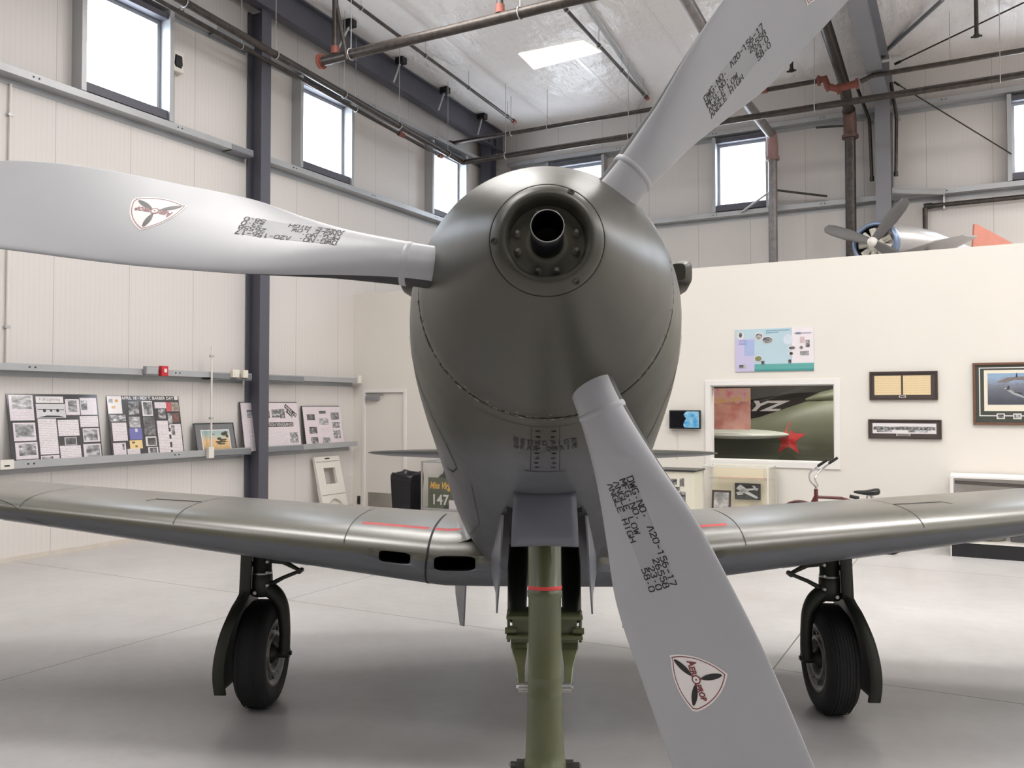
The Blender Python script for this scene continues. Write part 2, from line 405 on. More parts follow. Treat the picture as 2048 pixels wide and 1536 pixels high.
def window_unit(n, axis, fixed, sgn, a0, a1, z0, z1):
    """jambs, head, sill, sash frame and pane of one high window; sgn points into the room"""
    def bx(mb, p0, p1, q0, q1, za, zb, mi=0):
        if axis == 'u': mb.box(fixed + sgn * p0, fixed + sgn * p1, q0, q1, za, zb, mi)
        else: mb.box(q0, q1, fixed + sgn * p0, fixed + sgn * p1, za, zb, mi)
    base = (fixed, a0, z0) if axis == 'u' else (a0, fixed, z0)
    e = MB()                                              # framing steel: jamb channels either side, dark sill channel
    bx(e, 0.0, 0.2, a0 - 0.07, a0 - 0.002, z0 - 0.14, z1 + 0.12); bx(e, 0.0, 0.2, a1 + 0.002, a1 + 0.07, z0 - 0.14, z1 + 0.12)
    root = struct(e, 'window_%d' % n, GIRT, base=base)
    s = MB(); bx(s, 0.0, 0.16, a0, a1, z0 - 0.12, z0 - 0.002); bx(s, 0.0, 0.16, a0, a1, z1 + 0.002, z1 + 0.08)
    room(s, 'sill_channel', STEEL, base, root)
    f = MB()
    for qa, qb, za, zb in ((a0, a0 + .05, z0, z1), (a1 - .05, a1, z0, z1), (a0 + .05, a1 - .05, z0, z0 + .05), (a0 + .05, a1 - .05, z1 - .05, z1)):
        bx(f, -0.10, 0.0, qa, qb, za, zb)
    room(f, 'sash_frame', ALU, base, root)
    p = MB(); bx(p, -0.06, -0.055, a0 + .05, a1 - .05, z0 + .05, z1 - .05); room(p, 'pane', WGLASS, base, root)
n = 0
for a, b in LW: n += 1; window_unit(n, 'u', LU, 1, a, b, WZ0, WZ1)
for a, b in FW: n += 1; window_unit(n, 'v', FV, -1, a, b, WZ0, WZ1)
for a, b in RW: n += 1; window_unit(n, 'u', RU, -1, a, b, WZ0, WZ1)

# horizontal wall girts: Z channels with a front lip, a flat web and a wall lip
def girt(axis, fixed, sgn, a0, a1, zt, lip=0.07, up=True, mats=None, holes=()):
    segs = []; cur = a0
    for h in holes:
        segs.append((cur, h[0])); cur = h[1]
    segs.append((cur, a1)); mb = MB()
    zw = zt - lip if up else zt
    for q0, q1 in segs:
        for p0, p1, za, zb in ((0.195, 0.20, zw if up else zt - lip, zt if up else zt), (0.0, 0.20, zw - 0.006, zw), (0.0, 0.006, zw - lip, zw - 0.006)):
            if axis == 'u': mb.box(fixed + sgn * p0, fixed + sgn * p1, q0, q1, za, zb)
            else: mb.box(q0, q1, fixed + sgn * p0, fixed + sgn * p1, za, zb)
        k = q0 + 0.6                                     # bolt heads along the lip
        while k < q1 - 0.3:
            for dk in (0, 0.07):
                if axis == 'u': mb.box(fixed + sgn * 0.2, fixed + sgn * 0.206, k + dk, k + dk + .018, zt - lip * .62, zt - lip * .62 + .018, 1)
                else: mb.box(k + dk, k + dk + .018, fixed + sgn * 0.2, fixed + sgn * 0.206, zt - lip * .62, zt - lip * .62 + .018, 1)
            k += 2.1
    return mb
COLV = (9.78, 9.98)
G2 = [GIRT, DARKMET]
tn = 1
for zt, lip, v1 in ((5.77, 0.085, FV), (7.44, 0.07, FV), (2.32, 0.075, PV - 0.03), (1.19, 0.085, PV - 0.12)):
    tn += 1; struct(girt('u', LU, 1, NV, v1, zt, lip, holes=[(9.74, 10.02)]), 'trim_%d' % tn, G2, base=(LU, 0, zt))
for zt, lip in ((5.77, 0.085), (7.44, 0.08)):
    tn += 1; struct(girt('v', FV, -1, LU + 0.5, RU, zt, lip), 'trim_%d' % tn, G2, base=(0, FV, zt))
# darker lap pieces of girt beside the column
for v0, v1, zt in ((8.95, 9.73, 2.3), (10.03, 10.9, 2.3), (8.95, 9.73, 1.17), (10.03, 10.9, 1.17), (9.3, 9.73, 5.75), (9.0, 9.73, 7.42)):
    tn += 1; struct(MB().box(LU + 0.201, LU + 0.207, v0, v1, zt - 0.075, zt + 0.005).box(LU + .006, LU + .205, v0, v1, zt - .088, zt - .082), 'trim_%d' % tn, GIRTD, base=(LU, v0, zt - .1))
def ibeam(mb, p0, p1, depth_dir, wide_dir, d0, d1, wf, tf=0.016, tw=0.012):
    """I section from p0 to p1; depth d0 at p0 and d1 at p1 hanging along depth_dir"""
    p0, p1, D, Wd = Vector(p0), Vector(p1), Vector(depth_dir), Vector(wide_dir)
    def slab(a0, a1, w, b0, b1):
        R = []
        for p, s, e in ((p0, a0, b0), (p1, a1, b1)):
            R.append([p + D * s + Wd * (-w / 2), p + D * s + Wd * (w / 2), p + D * e + Wd * (w / 2), p + D * e + Wd * (-w / 2)])
        mb.rings(R, smooth=False)
    slab(0, 0, wf, tf, tf); slab(d0 - tf, d1 - tf, wf, d0, d1); slab(tf, tf, tw, d0 - tf, d1 - tf)
    return mb
# endwall column on the left, and its partner in the corner
for v0 in (9.78, 5.0 - 9.0):
    tn += 1; mb = MB(); ibeam(mb, (LU + .02, v0 + .1, 0), (LU + .02, v0 + .1, ceil_z(v0) - .5), (1, 0, 0), (0, 1, 0), 0.30, 0.30, 0.2)
    mb.box(LU + .0, LU + .36, v0 - .06, v0 + .26, 0, .02)
    struct(mb, 'trim_%d' % tn, STEEL, base=(LU, v0, 0))
tn += 1; mb = MB(); ibeam(mb, (LU + .25, 17.1, 0), (LU + .25, 17.1, 7.95), (0, -1, 0), (1, 0, 0), .3, .3, .24); struct(mb, 'trim_%d' % tn, STEEL, base=(LU + .25, 17.1, 0))
# rafter along the left wall under the roof
tn += 1; mb = MB(); ibeam(mb, (LU + .32, FV - .1, ceil_z(FV) - .02), (LU + .32, NV, ceil_z(NV) - .02), (0, 0, -1), (1, 0, 0), .46, .52, .2)
struct(mb, 'trim_%d' % tn, STEEL, base=(LU + .32, 0, 8))
# knee brackets hanging under the rafter's ceiling purlins
# main frame on the right: column and rafter
uc = -1.43
tn += 1; mb = MB(); ibeam(mb, (uc, FV - .02, 0), (uc, FV - .02, 8.1), (0, -1, 0), (1, 0, 0), .34, .62, .26)
struct(mb, 'trim_%d' % tn, STEELL, base=(uc, FV, 0))
tn += 1; mb = MB(); ibeam(mb, (uc, FV - .6, ceil_z(FV - .6) - .02), (uc, NV, ceil_z(NV) - .02), (0, 0, -1), (1, 0, 0), .78, .55, .26)
struct(mb, 'trim_%d' % tn, STEELL, base=(uc, 0, 8))
# strut from the right column out to the lower girt
tn += 1; u1, z1 = hit_v(1912, 378, FV - .2)
mb = MB(); mb.tube([(uc + .13, FV - .42, 5.78), (uc + 1.0, FV - .22, 5.70)], .06, 6, smooth=False); struct(mb, 'trim_%d' % tn, GIRT, base=(uc, FV - .3, 5.7))
# skirting strips
struct(MB().box(LU, LU + .02, NV, PV, 0, .055), 'baseboard_left', M('dusty_base_trim', (206, 198, 188), 0.6))

# partition with a door and a viewing window, and the deck behind it
PD = (-9.70, -8.86, 0, 2.06); PW = (-3.40, -1.69, 1.045, 2.12)
struct(holed('v', PV, 0.16, LU, RU, 3.86, [PD, PW]), 'wall_partition', PART)
struct(MB().box(LU, RU, PV + .16, FV, 3.60, 3.72), 'trim_%d' % (tn + 1), WHITE, base=(0, PV, 3.6)); tn += 1
mb = MB()
for a, b, za, zb in ((PW[0] - .075, PW[0], PW[2] - .085, PW[3] + .08), (PW[1], PW[1] + .075, PW[2] - .085, PW[3] + .08), (PW[0], PW[1], PW[3], PW[3] + .08), (PW[0], PW[1], PW[2] - .085, PW[2])):
    mb.box(a, b, PV - .02, PV - .001, za, zb)
for a, b, za, zb in ((PW[0], PW[0] + .012, PW[2], PW[3]), (PW[1] - .012, PW[1], PW[2], PW[3]), (PW[0] + .012, PW[1] - .012, PW[3] - .012, PW[3]), (PW[0] + .012, PW[1] - .012, PW[2], PW[2] + .012)):
    mb.box(a, b, PV - .001, PV + .15, za, zb)
pw = struct(mb, 'window_30', TRIMW, base=(PW[0], PV, PW[2]), bevel=.003)
room(MB().box(PW[0] + .012, PW[1] - .012, PV + .06, PV + .066, PW[2] + .012, PW[3] - .012), 'pane', GLASS, (PW[0], PV, PW[2]), pw)
# door leaf, frame, closer, kick plate
mb = MB()
for a, b, za, zb in ((PD[0] - .06, PD[0], 0, PD[3] + .06), (PD[1], PD[1] + .06, 0, PD[3] + .06), (PD[0], PD[1], PD[3], PD[3] + .06)):
    mb.box(a, b, PV - .015, PV + .16, za, zb)
db = (PD[0], PV, 0)
dr = struct(mb, 'door_1', TRIMW, base=db, bevel=.003)
room(MB().box(PD[0] + .004, PD[1] - .004, PV + .02, PV + .065, .01, PD[3] - .004), 'door_leaf', PART, db, dr)
room(MB().box(PD[0] + .05, PD[1] - .05, PV + .016, PV + .02, .02, .27), 'kick_plate', KICK, db, dr)
mb = MB().box(PD[0] + .03, PD[0] + .30, PV - .045, PV + .018, PD[3] - .13, PD[3] - .065).box(PD[0] + .03, PD[0] + .42, PV - .03, PV - .015, PD[3] - .05, PD[3] - .03)
room(mb, 'door_closer', M('aluminium_closer', (150, 150, 152), .4, .4), db, dr, bevel=.004)
mb = MB().tube([(PD[1] - .08, PV + .02, 1.0), (PD[1] - .08, PV - .05, 1.0), (PD[1] - .18, PV - .05, 1.0)], .011); room(mb, 'door_handle', BRIGHT, db, dr)
# ------------------------------------------------------------------ the fighter aircraft (local frame: x to the right wing seen from the front, y aft, z up)
plane = empty('fighter_airplane', (0.0608, 1.42, 0), -math.atan(0.033),
              'olive drab and grey nose-wheel fighter airplane with three grey propeller blades', 'airplane')
TH = math.radians(5); FW_ = Vector((0, -math.cos(TH), math.sin(TH))); UP_ = Vector((0, math.sin(TH), math.cos(TH))); RX_ = Vector((1, 0, 0))
HUB = Vector((0, 0.83, 2.13))                                           # centre of the spinner's rear edge
def ax(s): return HUB + FW_ * s
# spinner: one turned shell with a rolled lip round the gun recess
prof = [(0.004, .333), (.03, .328), (.06, .317), (.10, .302), (.15, .281), (.2, .259), (.25, .236), (.3, .2125), (.35, .188), (.4, .163), (.44, .1425),
        (.468, .1275), (.4795, .1208), (.4815, .1192), (.480, .1185), (.4835, .1175), (.494, .110), (.504, .100), (.508, .0925), (.5055, .0855), (.497, .0812), (.484, .0795), (.472, .0790), (.455, .0790)]
spinner = MB().lathe(prof, HUB, FW_, 128).build('spinner', OD, plane)
mb = MB().lathe([(.4805, .1199), (.4822, .1190), (.4812, .1181)], HUB, FW_, 96); mb.build('nose_ring_seam', SEAM, spinner)
mb = MB().lathe([(.456, .0), (.458, .0), (.461, .03), (.4645, .0302), (.465, .0465), (.4618, .0475), (.4615, .0792)], HUB, FW_, 72)
mb.build('recess_plate', drab_material('recess_drab', (98, 96, 84), .45), spinner)
def polar(r, deg, s): return ax(s) + RX_ * (r * math.cos(math.radians(deg))) + UP_ * (r * math.sin(math.radians(deg)))
mb = MB().lathe([(.40, .034), (.5815, .0335), (.583, .0325), (.583, .0318), (.581, .0310), (.43, .0305), (.43, 0.0)], HUB, FW_, 64)
mb.build('gun_barrel', GUN, spinner)
mb = MB().lathe([(.5800, .03365), (.5830, .0328), (.5834, .0322), (.5818, .0312)], HUB, FW_, 64); mb.build('polished_muzzle_edge', BRIGHT, spinner)
bolt_m = M('drab_bolt', (122, 120, 112), .45, .3)
for k in range(8):
    d = 22 + 45 * k + (6 if k % 2 else -4)
    c = polar(.0645, d, .4615); mb = MB().lathe([(0, .0082), (.004, .0082), (.004, .0068), (.010, .0066), (.011, .0056)], c, FW_, 12, cap1=True)
    mb.lathe([(.010, .0050), (.0165, .0048), (.0175, .0036)], c, FW_, 12, cap1=True).build('hub_bolt', bolt_m, spinner)
for d in (63, 183, 303):
    c = polar(.1065, d, .4930); nn = (FW_ * .8 + (polar(1, d, 0) - ax(0)) * .55).normalized()
    mb = MB().lathe([(.0, .0072), (.0062, .0075), (.0066, .0066), (.003, .0055), (.003, 0)], c, nn, 20)
    o = mb.build('countersunk_screw', DARKMET, spinner)
MB().lathe([(-.006, .05), (-.006, .318), (-.012, .318), (-.012, .05)], HUB, FW_, 64).build('spinner_backplate', BLACK, plane)
# ragged sealant and rivets round the rear edge
mb = MB()
for k in range(150):
    d = 360 * k / 150 + random.uniform(-.8, .8)
    if 30 < d < 150: continue
    r = .3325 + random.uniform(-.004, .004); c = polar(r, d, -.010 + random.uniform(-.004, .004)); s = random.uniform(.0015, .0045)
    tn_ = (polar(r, d + 1, 0) - polar(r, d, 0)).normalized()
    mb.tube([c - tn_ * s * 1.6, c + tn_ * s * 1.6], s * .7, 5)
mb.build('edge_sealant', SEAL, plane)
for d in (195, 206, 218, 231, 243, 257, 272, 288, 305, 318, 328, 338, 350, 2, 12, 165, 178):
    c = polar(.3275, d, .028); nn = (polar(1, d, 0) - ax(0)).normalized(); MB().lathe([(-.002, .0038), (.0022, .0034), (.003, .0015)], c, nn, 10, cap1=True).build('edge_rivet', bolt_m, spinner)

# propeller blades
BK = [.20, .34, .5, .65, .8, 1.0, 1.25, 1.45, 1.55, 1.605]
BC = [.118, .122, .176, .251, .304, .327, .33, .30, .22, .05]
BB = [42.9, 42.9, 42.3, 41.2, 38.0, 35.1, 31.5, 28.5, 27.5, 27]
BE = [.42, .42, .45, .48, .52, .515, .52, .50, .50, .50]
BT = [.9, .84, .50, .26, .155, .115, .085, .07, .06, .05]
def interp(x, xs, ys):
    if x <= xs[0]: return ys[0]
    for i in range(len(xs) - 1):
        if x <= xs[i + 1]:
            # Hermite with finite-difference tangents
            def tg(j):
                if j == 0: return (ys[1] - ys[0]) / (xs[1] - xs[0])
                if j == len(xs) - 1: return (ys[-1] - ys[-2]) / (xs[-1] - xs[-2])
                return (ys[j + 1] - ys[j - 1]) / (xs[j + 1] - xs[j - 1])
            h = xs[i + 1] - xs[i]; t = (x - xs[i]) / h
            return (ys[i] * (2*t**3 - 3*t**2 + 1) + h * tg(i) * (t**3 - 2*t**2 + t) + ys[i+1] * (-2*t**3 + 3*t**2) + h * tg(i+1) * (t**3 - t**2))
    return ys[-1]
PROP = ax(.102)
def smooth(t):
    t = min(1, max(0, t)); return t * t * (3 - 2 * t)
class Blade:
    def __init__(s, ang, db):
        a = math.radians(ang); s.U = RX_ * math.cos(a) + UP_ * math.sin(a); s.T = -RX_ * math.sin(a) + UP_ * math.cos(a); s.db = db
    def frame(s, r):
        b = math.radians(interp(r, BK, BB) + s.db * min(1, max(0, (r - .25) / .25)))
        return s.T * math.cos(b) + FW_ * math.sin(b), FW_ * math.cos(b) - s.T * math.sin(b)       # chord direction, face normal
    def half(s, xi, tk, c):
        """front-face height above the chord line; xi 0 trailing .. 1 leading"""
        x = 1 - xi
        y = 5 * (.2969 * math.sqrt(max(x, 0)) - .126 * x - .3516 * x * x + .2843 * x**3 - .1036 * x**4)
        return y * tk * c
    def hh(s, r, xi, c, front):
        tk = interp(r, BK, BT); k = smooth((r - .40) / .6)
        return (1 - k) * tk * c * math.sqrt(max(0, .25 - (xi - .5)**2)) + k * s.half(xi, tk * (.62 if front else .30), c)
    def pt(s, r, q, lift=0.0):
        C, N = s.frame(r); c = interp(r, BK, BC); e = interp(r, BK, BE); xi = min(1, max(0, q / c + e))
        return PROP + s.U * r + C * q + N * (s.hh(r, xi, c, True) + lift)
    def mesh(s):
        mb = MB(); n = 26; R = []
        rs = [.20, .24, .28, .30, .32, .34, .348] + [.40 + i * .025 for i in range(1, 47)] + [1.565, 1.58, 1.592, 1.600, 1.605]
        rs = sorted(set(rs + [.37, .40]))
        for r in rs:
            C, N = s.frame(r); c = interp(r, BK, BC); e = interp(r, BK, BE); ring = []
            for j in range(2 * n):
                xi = .5 - .5 * math.cos(math.pi * j / n); front = j <= n; hh = s.hh(r, xi, c, front)
                ring.append(PROP + s.U * r + C * ((xi - e) * c) + N * (hh if front else -hh))
            R.append(ring)
        n2 = 2 * n; vs = [p for q in R for p in q]
        for i in range(len(R) - 1):
            for j in range(n2):
                j2 = (j + 1) % n2
                mb.add([R[i][j], R[i][j2], R[i + 1][j2], R[i + 1][j]], [(0, 1, 2, 3)], 0 if j < n else 1, True)
        mb.add(R[0], [tuple(range(n2))], 0); mb.add(R[-1], [tuple(range(n2))], 0)
        return mb
    def ring(s, r, w, lift, mat, name, parent):
        """raised hoop round the shank"""
        mb = MB(); R = []; n = 48
        for dr, l in ((-w, 0.0), (-w * .5, lift), (w * .3, lift), (w, 0.0)):
            C, N = s.frame(r + dr); c = interp(r + dr, BK, BC); e = interp(r + dr, BK, BE); ring = []
            for j in range(n):
                a = 2 * math.pi * j / n; xi = .5 - .5 * math.cos(a); hq = s.hh(r + dr, xi, c, a <= math.pi)
                ring.append(PROP + s.U * (r + dr) + C * ((.5 - e) * c - (c / 2 + l) * math.cos(a)) + N * ((hq + l * abs(math.sin(a))) * (1 if a <= math.pi else -1)))
            R.append(ring)
        mb.rings(R, False, False); mb.build(name, mat, parent)
G = {'A': [[(0, 0), (.24, .95)], [(.6, 0), (.36, .95)]], 'D': [[(.03, 0), (.03, 1)], [(.2, 1), (.45, 1), (.6, .8), (.6, .2), (.45, 0), (.2, 0)]],
     'W': [[(0, 1), (.12, .05)], [(.2, .1), (.3, .75)], [(.36, .75), (.44, .1)], [(.5, .05), (.6, 1)]],
     'G': [[(.25, 1), (.1, .95), (0, .8), (0, .2), (.1, .05), (.25, 0)], [(.38, 1), (.57, .9)], [(.38, .42), (.6, .42), (.6, .1), (.38, 0)]],
     'N': [[(0, 0), (0, 1)], [(.12, .9), (.48, .1)], [(.6, 0), (.6, 1)]], 'M': [[(0, 0), (0, 1)], [(.1, .92), (.27, .4)], [(.35, .4), (.52, .92)], [(.62, 0), (.62, 1)]],
     'O': [[(.24, 1), (0, .82), (0, .18), (.24, 0)], [(.38, 1), (.6, .82), (.6, .18), (.38, 0)]], 'F': [[(0, 0), (0, 1)], [(.14, 1), (.6, 1)], [(.14, .5), (.46, .5)]],
     'E': [[(0, 0), (0, 1)], [(.14, 1), (.6, 1)], [(.14, .5), (.46, .5)], [(.14, 0), (.6, 0)]], 'L': [[(0, 1), (0, 0)], [(.14, 0), (.58, 0)]],
     'H': [[(0, 0), (0, 1)], [(.6, 0), (.6, 1)], [(.14, .5), (.46, .5)]], 'I': [[(.3, 0), (.3, 1)]], '-': [[(.08, .5), (.54, .5)]], '.': [[(.22, .3), (.38, .3)]],
     '1': [[(.12, .82), (.24, .95)], [(.32, 1), (.32, 0)]], '2': [[(.02, .78), (.24, 1)], [(.35, 1), (.58, .84), (.55, .62), (.06, .1)], [(.02, 0), (.6, 0)]],
     '3': [[(.02, .88), (.22, 1)], [(.34, 1), (.56, .86), (.56, .65), (.38, .54)], [(.3, .5), (.58, .38), (.58, .12), (.36, 0)], [(.24, 0), (0, .12)]],
     '5': [[(.56, 1), (.1, 1), (.06, .56)], [(.18, .6), (.44, .6), (.6, .42), (.58, .15), (.4, 0)], [(.26, 0), (.02, .1)]],
     '6': [[(.32, 1), (.08, .85), (0, .5), (.02, .15), (.24, 0)], [(.38, 0), (.58, .15), (.58, .42), (.42, .55), (.14, .52)]],
     '7': [[(0, 1), (.6, 1)], [(.56, .86), (.26, 0)]], '8': [[(.25, 1), (.05, .85), (.08, .62), (.22, .54), (0, .38), (.02, .12), (.25, 0)], [(.37, 1), (.57, .85), (.54, .62), (.4, .54), (.62, .38), (.6, .12), (.37, 0)]],
     'R': [[(0, 0), (0, 1)], [(.14, 1), (.45, 1), (.58, .85), (.55, .62), (.14, .52)], [(.32, .4), (.6, 0)]], 'U': [[(0, 1), (0, .15), (.24, 0)], [(.38, 0), (.6, .15), (.6, 1)]],
     'C': [[(.25, 1), (0, .8), (0, .2), (.25, 0)], [(.38, 1), (.58, .85)], [(.38, 0), (.58, .15)]], 'T': [[(0, 1), (.6, 1)], [(.3, .86), (.3, 0)]]}
G['0'] = G['O']
def stencil(mb, s, fn, x, y, h, adv, wd=None, wt=.185, mi=0):
    wd = wd or h * .85
    for i, ch in enumerate(s):
        for pl in G.get(ch, []):
            for (a, b), (c, d) in zip(pl[:-1], pl[1:]):
                A = Vector((x + i * adv + a * wd, y + b * h)); B = Vector((x + i * adv + c * wd, y + d * h)); t = (B - A).normalized(); nn = Vector((-t.y, t.x)) * (h * wt / 2)
                A -= t * h * wt * .25; B += t * h * wt * .25
                mb.add([fn(*(A + nn)), fn(*(A - nn)), fn(*(B - nn)), fn(*(B + nn))], [(0, 1, 2, 3)], mi)
    return mb
def sticker(bl, rc, qc, parent, rot=0.0):
    ca, sa = math.cos(rot), math.sin(rot)
    def fl(l): return lambda p, q: bl.pt(rc + p * ca - q * sa, qc + p * sa + q * ca, l)
    def reuleaux(R_, off, n=14):
        V = [Vector((R_ * math.cos(math.radians(a)), R_ * math.sin(math.radians(a)))) for a in (-148 + off, 88 + off, -30 + off)]; out = []
        for i in range(3):
            a, b, c = V[i], V[(i + 1) % 3], V[(i + 2) % 3]; L_ = (b - a).length; m = (a + b) / 2; o = m + (c - m).normalized() * (L_ * .95)
            r_ = (a - o).length; t0 = math.atan2(a.y - o.y, a.x - o.x); t1 = math.atan2(b.y - o.y, b.x - o.x)
            d = (t1 - t0 + math.pi) % (2 * math.pi) - math.pi
            out += [(o.x + r_ * math.cos(t0 + d * k / n), o.y + r_ * math.sin(t0 + d * k / n)) for k in range(n)]
        return out
    mb = MB()
    def fill(poly, l, mi):
        cx = sum(p[0] for p in poly) / len(poly); cy = sum(p[1] for p in poly) / len(poly); n = len(poly); f = fl(l); R = []
        for k in (1, .8, .6, .4, .2): R.append([f(cx + (x - cx) * k, cy + (y - cy) * k) for x, y in poly])
        mb.rings(R, False, True, True, mi, smooth=False)
    fill(reuleaux(.081, 0), .0006, 0)
    a, b = reuleaux(.0755, 0), reuleaux(.0728, 0); f = fl(.0011)
    mb.rings([[f(*p) for p in a], [f(*p) for p in b]], False, False, True, 1, smooth=False)
    for ang in (-148, 88, -30):                                        # three black blades
        t = math.radians(ang); ux, uy = math.cos(t), math.sin(t); L_ = []; Rr = []
        for k in range(9):
            d = .014 + .0525 * k / 8; wv = .0068 * (math.sin(math.pi * min(1, (k + .35) / 8.7)) ** .7) + .0006
            L_.append(fl(.0013)(ux * d - uy * wv, uy * d + ux * wv)); Rr.append(fl(.0013)(ux * d + uy * wv, uy * d - ux * wv))
        mb.rings([L_, Rr], False, False, False, 2, smooth=False)
    circ = lambda r_: [(r_ * math.cos(2 * math.pi * k / 20), r_ * math.sin(2 * math.pi * k / 20)) for k in range(20)]
    f = fl(.0017); mb.rings([[f(*p) for p in circ(.0112)], [f(*p) for p in circ(.0082)]], False, False, True, 1, smooth=False)
    f = fl(.0016); mb.add([f(*p) for p in circ(.0085)], [tuple(range(20))], 0); f = fl(.0019); mb.add([f(*p) for p in circ(.0022)], [tuple(range(20))], 2)
    f = fl(.0018)
    put_text(mb, 'A', f, -.0475, -.0050, .0215, .0150, 1, .12, bold=.03); put_text(mb, 'ER', f, -.0320, -.0060, .0145, .0205, 1, .12, bold=.03)
    put_text(mb, 'PROP', f, .0125, -.0080, .0145, .0400, 1, .12, bold=.03)
    for ang in (-148, 88, -30):
        t = math.radians(ang); ux, uy = math.cos(t), math.sin(t); mb.add([f(ux * .0108 - uy * .002, uy * .0108 + ux * .002), f(ux * .0108 + uy * .002, uy * .0108 - ux * .002), f(ux * .016 + uy * .002, uy * .016 - ux * .002), f(ux * .016 - uy * .002, uy * .016 + ux * .002)], [(0, 1, 2, 3)], 1)
    return mb.build('maker_sticker', [STW, STR, STB], parent, recalc=False)
for (ang, db, r0, r1, q0, st, sl) in ((171 + .086, -1.0, .528, .800, .014, (1.028, -.038, 0), -.075), (51 - .446, 10.8, .608, .868, .006, (1.085, -.030, 0), -.035), (291 + .69, -4.2, .523, .803, .028, (1.025, -.024, 0), -.06)):
    bl = Blade(ang, db); o = bl.mesh().build('propeller_blade', [BLADE, BLADEB], plane, weld=True)
    bl.ring(.352, .008, .0016, BLADE, 'cuff_rib', o)
    mb = MB(); f = lambda a, b: bl.pt(a, b + sl * (a - r0), .0003); pa = [[f(r0 + .01 + (r1 - r0 - .02) * i / 10, q0 - .062 + .078 * j / 5) for j in range(6)] for i in range(11)]
    mb.rings(pa, False, False, False, smooth=False).build('touched_up_patch', PATCH, o, recalc=False)
    mb = MB(); f = lambda a, b: bl.pt(a, b + sl * (a - r0), .0007); L_ = r1 - r0; adv = L_ / 18.2; h = .0164; dy = .0205
    for k, (left, right) in enumerate((('DWG.NO.', 'A20-156-17'), ('MFG.NO.', '26558'), ('ANGLE LOW', '23.0'), ('ANGLE HIGH', '58.0'))):
        y = q0 - k * dy; stencil(mb, left, f, r0, y, h, adv, adv * 1.25); stencil(mb, right, f, r1 - adv * len(right), y, h, adv, adv * 1.25)
    mb.build('stencil_lettering', INK, o, recalc=False)
    sticker(bl, *st[:2], o, st[2])

# fuselage
FK = [.855, 1.10, 1.40, 1.90, 2.60, 3.30, 4.60, 6.0, 7.5, 8.3, 8.8]
FWD = [.338, .398, .436, .452, .455, .452, .44, .33, .16, .06, .012]
FZT = [2.468, 2.50, 2.54, 2.58, 2.62, 2.62, 2.45, 2.15, 1.85, 1.68, 1.58]
FZB = [1.795, 1.675, 1.545, 1.325, 1.06, .925, .92, 1.02, 1.14, 1.22, 1.30]
FZW = [2.13, 2.105, 2.065, 1.99, 1.86, 1.80, 1.76, 1.63, 1.5, 1.44, 1.42]
FN = [2.0, 2.05, 2.15, 2.35, 2.75, 2.9, 2.4, 2.2, 2.0, 2.0, 2.0]
def fus(y, deg, lift=0.0):
    w_, zt, zb, zw, nn = (interp(y, FK, q) for q in (FWD, FZT, FZB, FZW, FN))
    c, s = math.cos(math.radians(deg)), math.sin(math.radians(deg)); e = 2 / nn
    x = (w_ + lift) * math.copysign(abs(c) ** e, c); hh = (zt - zw if s > 0 else zw - zb) + lift
    z = zw + hh * math.copysign(abs(s) ** e, s)
    sh = max(0, 1 - (y - .855) / 1.2) * math.tan(TH)
    return Vector((x, y + (z - 2.13) * sh, z))
ys = [.855 + .012 * i for i in range(5)] + [.93 + i * .09 for i in range(88)]
ys = [y for y in ys if y < 8.8]
mb = MB().rings([[fus(y, 360 * k / 72) for k in range(72)] for y in ys], False, True)
mb.rings([[fus(.855, 360 * k / 72) for k in range(72)], [fus(.862, 360 * k / 72, -.012) for k in range(72)], [fus(.95, 360 * k / 72, -.03) for k in range(72)]], False, True)
fuselage = mb.build('fuselage', FUSE, plane, weld=True)
def seam(path, wd, name, mat, parent, lift=.0012):
    """thin line lying on the fuselage skin through (y, angle) points"""
    pts = []
    for (y0, d0), (y1, d1) in zip(path[:-1], path[1:]):
        pts += [(y0 + (y1 - y0) * k / 8, d0 + (d1 - d0) * k / 8) for k in range(8)]
    pts.append(path[-1]); P = [fus(a, b, lift) for a, b in pts]; L_ = []; R_ = []
    for i, p in enumerate(P):
        t = (P[min(i + 1, len(P) - 1)] - P[max(i - 1, 0)]).normalized(); nrm = (fus(pts[i][0], pts[i][1], .01) - fus(*pts[i])).normalized(); b = t.cross(nrm).normalized() * wd / 2
        L_.append(p + b); R_.append(p - b)
    return MB().rings([L_, R_], False, False, False, smooth=False).build(name, mat, parent)
for sg in (1, -1):
    A_ = lambda d: d if sg == 1 else 180 - d
    seam([(1.22, A_(-5)), (1.24, A_(-30)), (1.36, A_(-44)), (1.50, A_(-50))], .006, 'cowl_seam', SEAM, fuselage)
    seam([(1.50, A_(-50)), (1.62, A_(-46)), (1.70, A_(-40))], .006, 'cowl_seam', SEAM, fuselage)
    seam([(1.55, A_(-58)), (2.0, A_(-60)), (2.5, A_(-48)), (3.0, A_(-30))], .003, 'panel_line', DARKMET, fuselage)
    seam([(.90, A_(-84)), (1.19, A_(-84.5))], .0020, 'panel_line', SEAM, fuselage)
    for i in range(8):
        p = fus(.925 + i * .034, A_(-87 if i % 2 else -86.6), .001); MB().box(p.x - .006, p.x + .006, p.y - .0022, p.y + .0022, p.z - .001, p.z + .001).build('slotted_fastener', DARKMET, fuselage)
seam([(1.20, -98), (1.20, -82)], .005, 'panel_line', SEAM, fuselage); seam([(.90, -120), (.90, -60)], .0016, 'panel_line', DARKMET, fuselage)
def belly(a, b):                                                        # lettering on the chin, read from in front
    y = 1.045 - b; w_ = interp(y, FK, FWD); d = -90 + math.degrees(math.asin(max(-1, min(1, a / (w_ * .95))))); return fus(y, d, .0018)
mb = MB()
